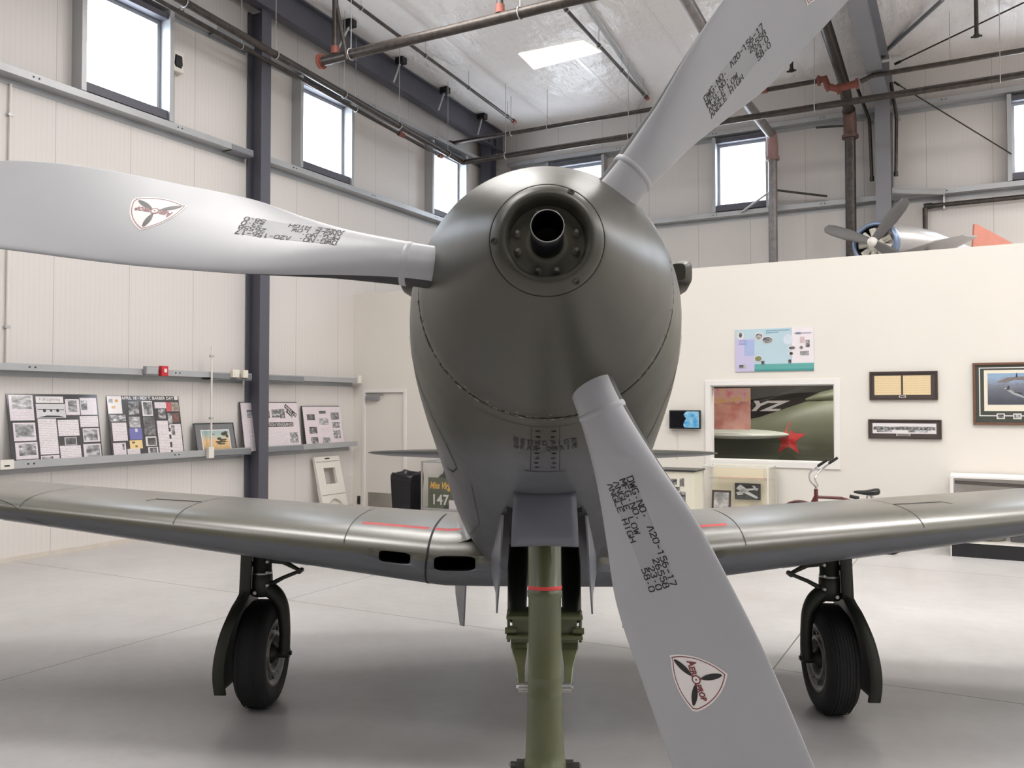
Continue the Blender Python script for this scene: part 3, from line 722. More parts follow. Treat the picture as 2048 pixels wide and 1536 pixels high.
stencil(mb, 'REDUCTION', belly, -.080, .040, .024, .0185, .0155, .18); stencil(mb, 'GEAR DRAIN', belly, -.080, .005, .024, .0168, .0145, .18)
mb.build('stencil_lettering', INK, fuselage, recalc=False)
# gun fairings either side of the nose
for sg in (1, -1):
    mb = MB(); R = []
    for y, r_, dx in ((1.32, .028, .425), (1.34, .040, .44), (1.5, .046, .45), (1.85, .040, .445), (2.1, .012, .42)):
        c = Vector((sg * dx, y, 2.255)); R.append([c + Vector((math.copysign(abs(math.cos(a)) ** .5, math.cos(a)) * r_ * .8, 0, math.copysign(abs(math.sin(a)) ** .5, math.sin(a)) * r_ * .95)) for a in [2 * math.pi * k / 20 for k in range(20)]])
    mb.rings(R); mb.build('gun_fairing', OD, fuselage)
# canopy
mb = MB(); R = []
for y, w_, h in ((3.0, .05, .02), (3.2, .30, .20), (3.5, .36, .38), (4.2, .36, .42), (4.9, .30, .33), (5.6, .12, .08)):
    zb = interp(y, FK, FZT) - .12; R.append([Vector((w_ * math.cos(a), y, zb + (h + .1) * math.sin(a))) for a in [math.pi * k / 16 for k in range(17)]])
mb.rings(R, False, False, False); can = mb.build('canopy', CANG, plane)
mb = MB()
for i in (1, 2, 3, 4): mb.tube(R[i], .018, 8)
mb.tube([r[8] for r in R[1:5]], .015, 8); mb.build('canopy_frame', OD, can)
# tail
def foil(mb, sections, mi_up=0, mi_lo=0, n=22, split=0.0, smooth=True, camber=.0, inc=.0, blunt=.0):
    """sections: (point of leading edge, chord, thickness, span normal) airfoil loft; chord runs aft (+y)"""
    R = []
    for le, ch, tk, upv in sections:
        le = Vector(le); upv = Vector(upv); ring = []
        for j in range(2 * n):
            a = math.pi * j / n; x = .5 - .5 * math.cos(a) if j <= n else .5 + .5 * math.cos(a - math.pi)
            x = .5 + .5 * math.cos(a)                                  # 1 at j=0 (trailing) .. 0 at j=n (leading) .. back
            yt = 5 * tk * (.2969 * math.sqrt(max(x, 0)) - .126 * x - .3516 * x * x + .2843 * x**3 - .1036 * x**4) * (1 + blunt * math.exp(-x / .09)) + .001
            cb = camber * 4 * x * (1 - x)
            ring.append(le + Vector((0, x * ch, -inc * x * ch)) + upv * ((yt if j <= n else -yt) + cb) * ch)
        R.append(ring)
    for i in range(len(R) - 1):
        for j in range(2 * n):
            j2 = (j + 1) % (2 * n); up = j < n + split
            mb.add([R[i][j], R[i][j2], R[i + 1][j2], R[i + 1][j]], [(0, 1, 2, 3)], mi_up if up else mi_lo, smooth)
    mb.add(R[0], [tuple(range(2 * n))[::-1]], mi_lo); mb.add(R[-1], [tuple(range(2 * n))], mi_up)
    return mb
for sg in (1, -1):
    S = []
    for x, le, ch, tk in ((0.0, 7.55, 1.25, .115), (.6, 7.66, 1.12, .11), (1.3, 7.86, .86, .10), (1.7, 8.0, .66, .09), (1.88, 8.12, .46, .08), (1.96, 8.25, .24, .06), (1.98, 8.33, .08, .05)):
        S.append(((sg * x, le, 1.335 + .004 * x - (le - 7.55) * .06), ch, tk, (0, 0, 1)))
    foil(MB(), S, 0, 1, inc=math.tan(math.radians(5.5))).build('tailplane', [OD, GREYP], plane, weld=True)
S = []
for z, le, ch, tk in ((1.35, 7.5, 1.3, .09), (1.8, 7.72, 1.1, .09), (2.3, 7.98, .86, .08), (2.6, 8.2, .6, .07), (2.72, 8.38, .3, .05), (2.75, 8.46, .1, .04)):
    S.append(((0, le, z), ch, tk, (1, 0, 0)))
foil(MB(), S).build('tail_fin', OD, plane, weld=True)
# wings
INC = math.tan(math.radians(4.0)); BLUNT = .42
def wsec(x):
    k = max(0, x - .5); ch = 2.5 - .26 * max(0, x - .45); return 2.80 + .095 * k, ch, interp(x, [0, .5, 1.7, 3.0, 5.2], [.136, .134, .115, .092, .08]), 1.055 + .096 * k
for sg in (1, -1):
    S = []
    for x in [.02, .25, .5] + [.6 + i * .15 for i in range(29)] + [4.95, 5.06, 5.13, 5.17]:
        le, ch, tk, z = wsec(x)
        if x > 4.8: q = math.sqrt(max(.02, 1 - ((x - 4.8) / .375) ** 2)); le += ch * .45 * (1 - q); ch *= q
        S.append(((sg * x, le, z), ch, tk, (-.1 * sg, 0, .995) if x > .5 else (0, 0, 1)))
    wing = foil(MB(), S, 0, 1, 30, split=0, camber=.012, inc=INC, blunt=BLUNT).build('wing', [WINGOD, GREYP, BLACK], plane, weld=True)
    cut = MB()
    def slot(cx, cz, w_, h, tilt):
        n = 28; R = []
        for y in (2.60, 3.16):
            ring = []
            for k in range(n):
                a = 2 * math.pi * k / n; c, s = math.cos(a), math.sin(a)
                dx = w_ / 2 * math.copysign(abs(c) ** .45, c); dz = h / 2 * math.copysign(abs(s) ** .45, s); ring.append(Vector((sg * (cx + dx), y, cz + dz + tilt * dx)))
            R.append(ring)
        cut.rings(R, mi=2, smooth=False)
    slot(.435, 1.055, .205, .072, 0.0); slot(.735, 1.080, .160, .056, .08)
    co = cut.build('intake_cutter', [OD, GREYP, BLACK], plane)
    md = wing.modifiers.new('intakes', 'BOOLEAN'); md.operation = 'DIFFERENCE'; md.object = co; md.solver = 'EXACT'
    bpy.context.view_layer.update()
    me = bpy.data.meshes.new_from_object(wing.evaluated_get(bpy.context.evaluated_depsgraph_get()))
    wing.modifiers.clear(); wing.data = me; bpy.data.objects.remove(co)
    def wpt(x, t, lift=.0015):
        """point on the wing skin: t > 0 upper surface, t < 0 lower surface, |t| fraction of chord"""
        le, ch, tk, z = wsec(x); q = abs(t)
        yt = 5 * tk * (.2969 * math.sqrt(q) - .126 * q - .3516 * q * q + .2843 * q**3 - .1036 * q**4) * (1 + BLUNT * math.exp(-q / .09)) + .001; cb = .012 * 4 * q * (1 - q)
        u = Vector((-.1 * sg, 0, .995)) if x > .5 else Vector((0, 0, 1))
        return Vector((sg * x, le + q * ch, z - INC * q * ch)) + u * ((yt if t >= 0 else -yt) + cb) * ch + u * (lift if t >= 0 else -lift) + Vector((0, -lift, 0))
    def wline(path, wd, name, mat, cross=None):
        pts = []
        for (x0, t0), (x1, t1) in zip(path[:-1], path[1:]): pts += [(x0 + (x1 - x0) * k / 10, t0 + (t1 - t0) * k / 10) for k in range(10)]
        pts.append(path[-1]); P = [wpt(*p) for p in pts]; L_ = []; R_ = []
        for i, p in enumerate(P):
            t = (P[min(i + 1, len(P) - 1)] - P[max(i - 1, 0)]).normalized(); nr = (wpt(*pts[i], .02) - p).normalized(); b = t.cross(nr).normalized() * wd / 2
            L_.append(p + b); R_.append(p - b)
        MB().rings([L_, R_], False, False, False, smooth=False).build(name, mat, wing)
    wline([(.575, .30), (.575, .08), (.575, .02), (.575, .003), (.575, -.003), (.575, -.03), (.575, -.10), (.575, -.3)], .010, 'root_fairing_seam', SEAM)
    wline([(.60, .075), (.95, .075)], .02, 'walkway_line', PINK); wline([(.40, .075), (.57, .075)], .02, 'walkway_line', PINK)
    for x in (1.0, 1.9, 2.75): wline([(x, .32), (x, .05), (x, .004)], .004, 'skin_lap', DARKMET)
    wline([(1.9, .17), (2.15, .16), (2.17, .12)], .006, 'gun_panel_line', SEAM)
    wline([(1.2, -.06), (2.9, -.06)], .003, 'skin_lap', SEAM); wline([(1.7, -.16), (2.4, -.16)], .003, 'skin_lap', SEAM)
    wline([(3.0, .035), (2.6, -.02)], .004, 'skin_lap', DARKMET)
# fillet between wing root and fuselage
def wing_top(x, y):
    le, ch, tk, z = wsec(x); q = min(1, max(0, (y - le) / ch))
    return z - INC * q * ch + (5 * tk * (.2969 * math.sqrt(q) - .126 * q - .3516 * q * q + .2843 * q**3 - .1036 * q**4) * (1 + BLUNT * math.exp(-q / .09)) + .012 * 4 * q * (1 - q)) * ch
def fus_x(y, z):
    lo, hi = -89.0, 0.0
    for _ in range(24):
        m = (lo + hi) / 2
        if fus(y, m).z < z: lo = m
        else: hi = m
    return fus(y, lo).x
for sg in (1, -1):
    R = []
    for i in range(20):
        y = 2.86 + i * .115; k = .25 + .75 * smooth((y - 2.86) / .7); ring = []
        A = Vector((.46 + .11 * k, y, wing_top(.5, y) - .004)); zb = wing_top(.5, y) + .14 * k; B = Vector((fus_x(y, zb) - .004, y, zb)); Q = Vector((fus_x(y, wing_top(.5, y)) + .01, y, wing_top(.5, y) + .005))
        for j in range(9):
            t = j / 8; p = A * (1 - t)**2 + Q * 2 * t * (1 - t) + B * t * t; ring.append(Vector((sg * p.x, p.y, p.z)))
        R.append(ring)
    MB().rings(R, False, False, False).build('wing_fillet', WINGOD, plane)

# nose gear
ng = MB().lathe([(0, .0555), (-.43, .0555), (-.43, .0575), (-.455, .0575), (-.457, .0545)], (0, 1.50, 1.60), (0, .02, 1), 40)
NA = (0, -.075, -1)
ng = MB()
p0 = Vector((0, 1.50, 1.645)); nd = Vector((0, -.09, -1)).normalized()
ng.lathe([(-.05, .055), (.43, .0555), (.432, .058), (.452, .058), (.456, .0545), (.70, .0545), (.705, .0565), (.712, .0565), (.716, .0555), (.76, .0555), (.764, .058), (.774, .058), (.778, .0575), (.80, .0575), (.93, .0625), (.97, .064), (.975, .070), (1.0, .072), (1.06, .072), (1.07, .06)], p0, nd, 48, cap1=True)
nose = ng.build('nose_gear', GEARG, plane)
MB().lathe([(.415, .0562), (.416, .0570), (.426, .0570), (.427, .0562)], p0, nd, 48).build('red_band', RED, nose)
for sg in (1, -1):
    mb = MB().tube([p0 + nd * .99 + Vector((sg * .06, 0, 0)), p0 + nd * .99 + Vector((sg * .092, 0, 0))], .020, 8, smooth=False)
    mb.tube([p0 + nd * .99 + Vector((sg * .09, 0, 0)), p0 + nd * .99 + Vector((sg * .112, 0, 0))], .011, 6, smooth=False); mb.build('collar_bolt', BRIGHT if False else DARKMET, nose)
    MB().tube([p0 + nd * .99 + Vector((sg * .108, 0, 0)), p0 + nd * .99 + Vector((sg * .118, 0, 0))], .009, 8, smooth=False).build('bolt_end', BRIGHT, nose)
    # folding drag links behind the strut
    mb = MB().tube([(sg * .10, 2.15, 1.30), (sg * .102, 1.95, 1.20), (sg * .10, 1.72, 1.06)], [.040, .040, .034], 10)
    mb.build('upper_drag_link', GEARD, nose)
    mb = MB()
    for zz in (1.075, 1.005): mb.box(sg * .05, sg * .135, 1.63, 1.78, zz, zz + .012)
    mb.box(sg * .055, sg * .115, 1.66, 1.76, .985, 1.08); mb.tube([(sg * .128, 1.66, .99), (sg * .128, 1.66, 1.10)], .006, 8); mb.tube([(sg * .10, 1.655, 1.03), (sg * .14, 1.655, 1.03)], .012, 8)
    mb.build('link_knuckle', GEARG, nose, bevel=.003)
    mb = MB(); R = []
    for x, y, z, a, b in ((.090, 1.70, 1.0, .030, .03), (.090, 1.68, .97, .030, .026), (.084, 1.60, .925, .016, .02), (.078, 1.52, .88, .012, .016)):
        R.append([Vector((sg * (x + dx * a), y + dy * b, z)) for dx, dy in ((-1, -1), (1, -1), (1, 1), (-1, 1))])
    mb.rings(R, smooth=False).build('lower_drag_link', GEARG, nose, bevel=.004)
    mb = MB().tube([(sg * .05, 1.49, .885), (sg * .088, 1.49, .885)], .016, 10).tube([(sg * .08, 1.49, .885), (sg * .096, 1.49, .885)], .010, 6, smooth=False); mb.build('link_pin', BRIGHT, nose)
hc = p0 + nd * 1.3 + Vector((0, -.02, 0)); hz = .245
for sg in (1, -1): MB().tube([p0 + nd * 1.03 + Vector((sg * .05, 0, 0)), (sg * .115, p0.y + nd.y * 1.12, .48), (sg * .115, hc.y, hz)], .026, 12).build('nose_fork_arm', GEARG, nose)
def tyre(mb, c, R_, w_, n=56):
    P = [(-w_ * .36, R_ * .60), (-w_ * .45, R_ * .66), (-w_ * .5, R_ * .78), (-w_ * .46, R_ * .90), (-w_ * .34, R_ * .975), (-w_ * .18, R_), (w_ * .18, R_), (w_ * .34, R_ * .975), (w_ * .46, R_ * .90), (w_ * .5, R_ * .78), (w_ * .45, R_ * .66), (w_ * .36, R_ * .60)]
    mb.lathe(P, c, (1, 0, 0), n)
    return mb
tyre(MB(), (0, hc.y, hz), .245, .17).build('nose_tyre', RUBBER, nose); MB().lathe([(-.06, .0), (-.06, .09), (-.05, .15), (.05, .15), (.06, .09), (.06, 0)], (0, hc.y, hz), (1, 0, 0), 32).build('nose_wheel_rim', RIM, nose)
# gear doors: plate on the strut, two side doors, two small doors under the wing
mb = MB(); R = []
for i in range(7):
    t = i / 6; zz = 1.560 - .185 * t; wv = .100 + .0085 * t; y = 1.385 - .012 * math.sin(t * math.pi) - .03 * t
    R.append([Vector((wv * (k / 5 - 1), y + .012 * (k / 5 - 1) ** 2 + .0, zz - (.010 if False else 0) + .006 * t * (1 - abs(k / 5 - 1)))) for k in range(11)])
mb.rings(R, False, False, False); mb2 = mb.build('strut_door', GREYP_LIT, plane); sm = mb2.modifiers.new('thick', 'SOLIDIFY'); sm.thickness = .006
MB().box(-.104, .104, 1.388, 1.41, 1.555, 1.566).build('door_lip', BRIGHT, mb2)
for sg in (1, -1):
    P = [(1.57, 1.45), (1.60, 1.36), (1.60, 1.26), (1.68, 1.085), (1.80, 1.13), (2.35, 1.10), (2.45, 1.22), (2.35, 1.35)]
    def nd_(y, z): return (sg * (.150 + (y - 1.60) * .085 + (1.30 - z) * .05), y, z)
    MB().prism(P, nd_, (sg * .006, 0, 0)).build('nose_gear_door', GREYP_LIT, plane)
    P = [(2.95, .98), (3.0, .70), (3.12, .675), (3.32, .80), (3.38, .98)]
    MB().prism(P, lambda y, z: (sg * (.385 + (1 - z) * .02 + (y - 2.95) * .23), y, z), (sg * .008, 0, 0)).build('wheel_well_door', GREYP_LIT, plane)
# solid black block painting the shade of the nose wheel bay behind the strut
MB().prism([(1.56, 1.462), (1.9, 1.300), (2.6, 1.040), (2.6, 1.3), (1.56, 1.55)], lambda y, z: Vector((-.13, y, z)), (.26, 0, 0)).build('nose_bay_shade', BLACK, plane)

# main gear
for sg in (-1, 1):
    inb = -sg; cx, cy, R_ = sg * 1.72, 3.85, .318; cz = R_ - .006
    X = lambda d: cx + inb * d                                          # d > 0 towards the fuselage
    mb = MB().lathe([(0, .056), (.335, .056), (.338, .060), (.38, .062), (.47, .064), (.475, .05)], (X(-.005), cy, 1.135), (0, 0, -1), 32, cap1=True)
    mg = mb.build('main_gear_leg', GEARD, plane)
    MB().lathe([(0, .0575), (.001, .060), (.018, .060), (.019, .0575)], (X(-.005), cy, .812), (0, 0, -1), 32).build('clamp_ring', BRIGHT, mg)
    t = tyre(MB(), (cx, cy, cz), R_, .19, 64)
    for k in range(-3, 4): t.lathe([(cx * 0 + k * .018 - .003, R_ * .999), (k * .018 - .003, R_ + .003), (k * .018 + .003, R_ + .003), (k * .018 + .003, R_ * .999)], (cx, cy, cz), (1, 0, 0), 64)
    t.build('tyre', RUBBER, mg)
    mb = MB().lathe([(.0, .0), (.035, .0), (.035, .055), (.05, .06), (.052, .10), (.075, .105), (.078, .125), (.060, .135), (.062, .165), (.078, .175), (.084, .196), (.078, .204), (.05, .2)], (cx, cy, cz), (inb, 0, 0), 48)
    for k in range(12):
        a = 2 * math.pi * k / 12; mb.lathe([(.06, .010), (.072, .010), (.074, .006)], (cx, cy + .15 * math.cos(a), cz + .15 * math.sin(a)), (inb, 0, 0), 10, cap1=True)
    mb.lathe([(-.05, .2), (-.07, .195), (-.06, .1), (-.08, .06), (-.08, 0)], (cx, cy, cz), (inb, 0, 0), 48)
    mb.build('wheel_rim', RIM, mg)
    MB().lathe([(.078, .0), (.098, .0), (.098, .03), (.07, .062), (.05, .062)], (cx, cy, cz), (inb, 0, 0), 24).build('hub_cap', DARKMET, mg)
    fp = bend([(X(-.01), cy, .715), (X(.035), cy, .700), (X(.085), cy, .660), (X(.120), cy, .590), (X(.132), cy, .50), (X(.136), cy, .42), (X(.130), cy, cz)])
    mb = MB().tube(fp, [interp(i / (len(fp) - 1) * 6, [0, 1, 2, 3, 4, 5, 6], [.048, .048, .046, .040, .036, .034, .036]) for i in range(len(fp))], 16)
    mb.tube([(X(.07), cy, cz), (X(.165), cy, cz)], .03, 16); mb.build('fork_arm', GEARD, mg)
    MB().tube([(X(.16), cy, cz), (X(.178), cy, cz)], .014, 6, smooth=False).build('axle_nut', DARKMET, mg)
    # scissor link
    apex = (X(.235), cy - .02, .818)
    mb = MB().tube([(X(.045), cy - .01, .878), (X(.13), cy - .015, .872), apex], [.016, .018, .011], 8); mb.tube([(X(.045), cy - .01, .730), (X(.13), cy - .015, .775), apex], [.015, .012, .011], 8)
    mb.tube([(apex[0], cy - .05, .818), (apex[0], cy + .01, .818)], .016, 10); mb.build('torque_link', GEARD, mg)
    mb = MB()
    for zz in (.878, .812, .735): mb.lathe([(0, .012), (.012, .012), (.014, .008)], (X(.042), cy - .05, zz), (0, -1, 0), 10, cap1=True)
    mb.lathe([(0, .012), (.016, .011)], (X(-.03), cy - .055, .69), (0, -1, 0), 10, cap1=True); mb.build('link_pin', BRIGHT, mg)
    # outboard leg door
    def xo(z): return interp(z, [.12, .30, .48, .62, .70, 1.1], [.192, .178, .150, .118, .110, .095])
    out = [(-.085, 1.08), (-.085, .68)] + [(-.30 * math.sin(a) - .02, .36 + .30 * math.cos(a)) for a in [math.radians(d) for d in range(12, 91, 13)]] + [(-.315, .22), (-.22, .135), (.25, .135), (.33, .25)] + [(.30 * math.sin(a) + .02, .36 + .30 * math.cos(a)) for a in [math.radians(d) for d in range(90, 11, -13)]] + [(.12, .68), (.12, 1.08)]
    # build as rows so that the plate can flare
    zs = [1.08, .95, .82, .72, .69] + [.665 - .0265 * i for i in range(21)]
    def span(z):
        if z > .665: return -.075, .12
        if z > .36: k = math.sqrt(max(0, 1 - ((z - .36) / .31) ** 2)); return -.075 - .245 * k, .12 + .2 * k
        k = (.36 - z) / .225; return -.32 + .07 * k * k, .32 - .07 * k * k
    Rf = []
    for z in zs:
        a, b = span(z); Rf.append([Vector((X(-xo(z)), cy + a + (b - a) * k / 8, z)) for k in range(9)])
    d = MB().rings(Rf, False, False, False).build('leg_door', GEARD, mg); s_ = d.modifiers.new('thick', 'SOLIDIFY'); s_.thickness = .02; s_.offset = 0
    rim_ = MB()
    for e in (0,):
        P_ = [r[e] for r in Rf]; rr = []
        for p in P_: rr.append([p + Vector((inb * .055, .008, 0)), p + Vector((inb * .055, -.012, 0)), p + Vector((inb * -.01, -.012, 0)), p + Vector((inb * -.01, .008, 0))])
        rim_.rings(rr, smooth=True)
    rim_.build('door_lip', GEARD, d)
    MB().tube([(X(-.11), cy, .68), (X(-.03), cy - .02, .69)], .018, 10).build('door_link', GEARD, mg); MB().tube([(X(-.10), cy, .86), (X(-.05), cy, .85)], .016, 10).build('door_link', GEARD, mg)
# ------------------------------------------------------------------ things on the left wall
RL = math.pi / 2 - PHI
def on_left(mb, name, mats, v, z, d=0.0, tilt=0.0, **kw): return mb.build(name, mats, None, loc=W(LU + d, v, z), rot=(tilt, 0, RL), **kw)
def on_part(mb, name, mats, u, z, d=0.0, tilt=0.0, **kw): return mb.build(name, mats, None, loc=W(u, PV - d, z), rot=(tilt, 0, -PHI), **kw)
def sheet(parent, w, h, q, mat, name, lift=.0012, th=.0010):
    """flat piece glued on a board w x h; q = (x0, x1, y0, y1) in fractions from the top left"""
    return MB().box(q[0] * w, q[1] * w, -lift - th, -lift, (1 - q[3]) * h, (1 - q[2]) * h).build(name, mat, parent)
def flat(w, h, lift): return lambda x, y: Vector((x, -lift, y))
def bevel_board(w, h, th=.012): return MB().box(0, w, 0, th, 0, h)
def plane_sketch(mb, f, cx, cy, s, mi=0):
    """little three-view outline of a twin-boom aeroplane for printed pictures"""
    def P(pts): mb.add([f(cx + x * s, cy + y * s) for x, y in pts], [tuple(range(len(pts)))], mi)
    P([(-.5, .03), (.5, .03), (.46, -.03), (-.46, -.03)]); P([(-.05, .12), (.05, .12), (.05, -.1), (-.05, -.1)])
    for k in (-.2, .2): P([(k - .04, .1), (k + .04, .1), (k + .04, -.12), (k - .04, -.12)])

tilt1 = -math.atan2(.15, .87)
bw, bh = 1.18, .87
b1 = on_left(bevel_board(bw, bh), 'display_board', P_BLACK, 6.05, 1.112, .155, tilt1)
tag(b1, 'black display board titled P-38 Lightning leaning on the left wall shelf', 'display board', 'boards leaning on the wall shelf')
for q, ph in (((.02, .27, .02, .37), (.05, .25, .035, .21)), ((.62, .78, .07, .30), (.65, .75, .09, .26)), ((.79, .985, .05, .30), (.80, .87, .09, .23)),
              ((.04, .27, .40, .65), (.06, .25, .42, .60)), ((.045, .275, .67, .90), (.08, .255, .69, .85)), ((.30, .50, .865, .985), (.31, .43, .88, .97)),
              ((.79, .985, .50, .70), (.80, .96, .52, .68)), ((.78, .985, .73, .975), (.81, .97, .75, .93))):
    s = sheet(b1, bw, bh, q, PAPER2, 'mounted_sheet'); sheet(s, bw, bh, ph, random.choice(PH[:4]), 'photograph', .0024)
for q in ((.045, .275, .91, .985), (.30, .50, .35, .85), (.515, .75, .37, .60), (.515, .75, .74, .985), (.77, .985, .32, .48)): sheet(b1, bw, bh, q, PAPER, 'typed_sheet')
s = sheet(b1, bw, bh, (.575, .71, .62, .73), PLAINP, 'mounted_sheet'); sheet(s, bw, bh, (.583, .702, .625, .725), PH[4], 'photograph', .0024)
s = sheet(b1, bw, bh, (.30, .60, .035, .125), PLAINP, 'title_card'); mb = MB(); put_text(mb, 'P-38 Lightning', flat(bw, bh, .0026), .45 * bw, bh * .905, .040, .27, align='C'); mb.build('title_lettering', M('grey_print', (130, 126, 134), .6), s, recalc=False)
s = sheet(b1, bw, bh, (.295, .615, .14, .34), M_photo('pale_sky_photo', (196, 194, 196), (222, 220, 222), 4, 3, 2), 'photograph')
mb = MB(); f = flat(bw, bh, .0026); cx, cy = .455 * bw, bh * .765
mb.add([f(cx - .17, cy + .020), f(cx + .17, cy + .012), f(cx + .17, cy + .004), f(cx - .17, cy + .010)], [(0, 1, 2, 3)])
for k, r_ in ((-.085, .020), (0, .016), (.085, .020)): mb.add([f(cx + k + r_ * math.cos(a), cy + r_ * 1.1 * math.sin(a)) for a in [2 * math.pi * i / 12 for i in range(12)]], [tuple(range(12))])
mb.add([f(cx - .18, cy - .085), f(cx + .18, cy - .085), f(cx + .1, cy - .065), f(cx - .06, cy - .06)], [(0, 1, 2, 3)]); mb.build('aircraft_print', M('print_black', (48, 47, 50), .6), s, recalc=False)

bw, bh = 1.15, .86
b2 = on_left(bevel_board(bw, bh), 'display_board', P_BLACK, 7.37, 1.112, .155, tilt1)
tag(b2, 'display board with dark April 18 header and a blue panel, on the left wall shelf', 'display board', 'boards leaning on the wall shelf')
mb = MB(); put_text(mb, 'APRIL 18 - REX T. BARBER DAY', flat(bw, bh, .0016), .19 * bw, bh * .942, .040, .73 * bw, bold=.02); mb.build('header_lettering', PLAINP, b2, recalc=False)
for q, m_ in (((.0, .185, .005, .28), PLAINP), ((.02, .22, .30, .40), PH[5]), ((.03, .22, .42, .70), PAPER), ((.02, .185, .73, .985), PAPER2), ((.20, .37, .83, .985), PAPER),
              ((.27, .41, .09, .30), PH[2]), ((.26, .41, .33, .50), PH[3]), ((.25, .42, .51, .69), M('blue_card', (110, 112, 168), .5)), ((.24, .41, .70, .83), M('yellow_card', (232, 204, 150), .5)),
              ((.455, .60, .08, .32), PLAINP), ((.455, .61, .33, .63), PH[4]), ((.46, .61, .65, .80), PLAINP), ((.48, .62, .82, .985), PLAINP),
              ((.635, .80, .10, .20), PAPER2), ((.675, .78, .21, .37), PH[0]), ((.64, .80, .40, .98), PAPER), ((.83, .985, .46, .985), PAPER), ((.80, .87, .10, .25), M('red_print', (200, 90, 100), .5, var=.4, scale=30)),
              ((.875, .99, .10, .25), M('green_red_print', (150, 140, 128), .5, var=.5, scale=24)), ((.81, .87, .28, .45), PH[1]), ((.875, .975, .28, .43), M('warm_photo', (110, 84, 76), .5, var=.5, scale=40)), ((.93, .985, .0, .06), PLAINP),
              ((.815, .835, .47, .52), PLAINP), ((.80, .83, .58, .63), PLAINP), ((.80, .83, .70, .75), PLAINP), ((.80, .83, .84, .88), PLAINP)):
    sheet(b2, bw, bh, q, m_, 'photograph' if m_ in PH else 'mounted_sheet')
for q, k in (((.475, .59, .10, .30), 2), ((.485, .60, .67, .79), 4), ((.50, .60, .83, .97), 2), ((.84, .89, .48, .64), 2), ((.02, .07, .05, .12), 3), ((.14, .165, .75, .84), 4)): sheet(b2, bw, bh, q, PH[k], 'photograph', .0024)
for q, c_ in (((.33, .36, .52, .57), (226, 220, 226)), ((.27, .31, .72, .75), (110, 96, 66)), ((.31, .34, .78, .81), (120, 104, 70)), ((.10, .14, .06, .10), (214, 160, 90)), ((.05, .10, .16, .2), (224, 190, 150))):
    sheet(b2, bw, bh, q, M('small_print', c_, .5), 'small_print', .0024)

# framed painting
bw, bh = .75, .47
pt = on_left(MB().box(0, bw, 0, .02, 0, bh), 'framed_painting', M('grey_mat', (112, 112, 116), .5), 8.73, 1.112, .175, -math.atan2(.10, .47))
tag(pt, 'grey-matted painting of aircraft over a sunset sea, standing on the wall shelf', 'picture')
fr = MB()
for a, b, c, d in ((0, bw, 0, .012), (0, bw, bh - .012, bh), (0, .012, .012, bh - .012), (bw - .012, bw, .012, bh - .012)): fr.box(a, b, -.008, 0, c, d)
fr.build('frame', M('pewter_frame', (70, 70, 74), .4, .4), pt)
MB().box(.11, bw - .1, -.0015, 0, .05, bh - .1).build('white_border', PLAINP, pt)
t = NT('sunset_print'); o = t.sep(); nz = t.math('ADD', o[2], t.math('MULTIPLY', t.math('SUBTRACT', t.noise(7, 4), .5), .10))
t.l(t.ramp(t.math('MULTIPLY', nz, 2.2), [(.15, rgb(190, 158, 112)), (.32, rgb(214, 182, 136)), (.42, rgb(228, 188, 140)), (.54, rgb(196, 194, 172)), (.70, rgb(158, 182, 182))]), t.b.inputs['Base Color']); t.b.inputs['Roughness'].default_value = .3
pic = MB().box(.125, bw - .115, -.0025, -.0015, .065, bh - .115).build('sunset_print', t.m, pt)
mb = MB(); f = flat(bw, bh, .0032)
def blob(cx, cy, rx, ry, seed):
    random.seed(seed); mb.add([f(cx + rx * math.cos(a) * random.uniform(.6, 1.1), cy + ry * math.sin(a) * random.uniform(.55, 1.1)) for a in [2 * math.pi * i / 22 for i in range(22)]], [tuple(range(22))])
for i, (x, y, rx, ry) in enumerate(((.47, .185, .13, .018), (.50, .215, .10, .02), (.46, .155, .10, .014), (.44, .235, .05, .022), (.53, .30, .05, .03), (.57, .32, .045, .03), (.59, .27, .03, .03), (.34, .30, .03, .008), (.27, .255, .025, .006))): blob(x, y, rx, ry, i)
random.seed(3); mb.build('dark_foliage', M('painted_dark', (70, 66, 52), .5, var=.4, scale=40), pic, recalc=False)

def white_board(v, w_, h_, lab, items, texts, d=.15):
    b = on_left(MB().box(0, w_, 0, .012, 0, h_), 'display_board', P_BLACK, v, 1.112, .16, -math.atan2(.12, h_)); tag(b, lab, 'display board', 'boards leaning on the wall shelf')
    MB().box(.015, w_ - .004, -.006, -.0002, .012, h_ - .012).build('white_sheet', M_typed('pale_sheet', (228, 216, 220), (206, 194, 202), .03), b)
    for q, m_ in items: sheet(b, w_, h_, q, m_, 'photograph' if m_ in PH else 'typed_label', .0064)
    for s_, x, y, hh, ww, rot in texts:
        ca, sa = math.cos(rot), math.sin(rot); lab_ = MB(); f = lambda a, c, L: Vector((x * w_ + a * ca - c * sa, -L, y * h_ + a * sa + c * ca))
        lab_.add([f(-.01, -.012, .0066), f(ww + .01, -.012, .0066), f(ww + .01, hh + .012, .0066), f(-.01, hh + .012, .0066)], [(0, 1, 2, 3)]); l_ = lab_.build('black_label', P_BLACK, b, recalc=False)
        tx = MB(); put_text(tx, s_, lambda a, c: f(a, c, .0074), 0, 0, hh, ww); tx.build('label_lettering', PLAINP, l_, recalc=False)
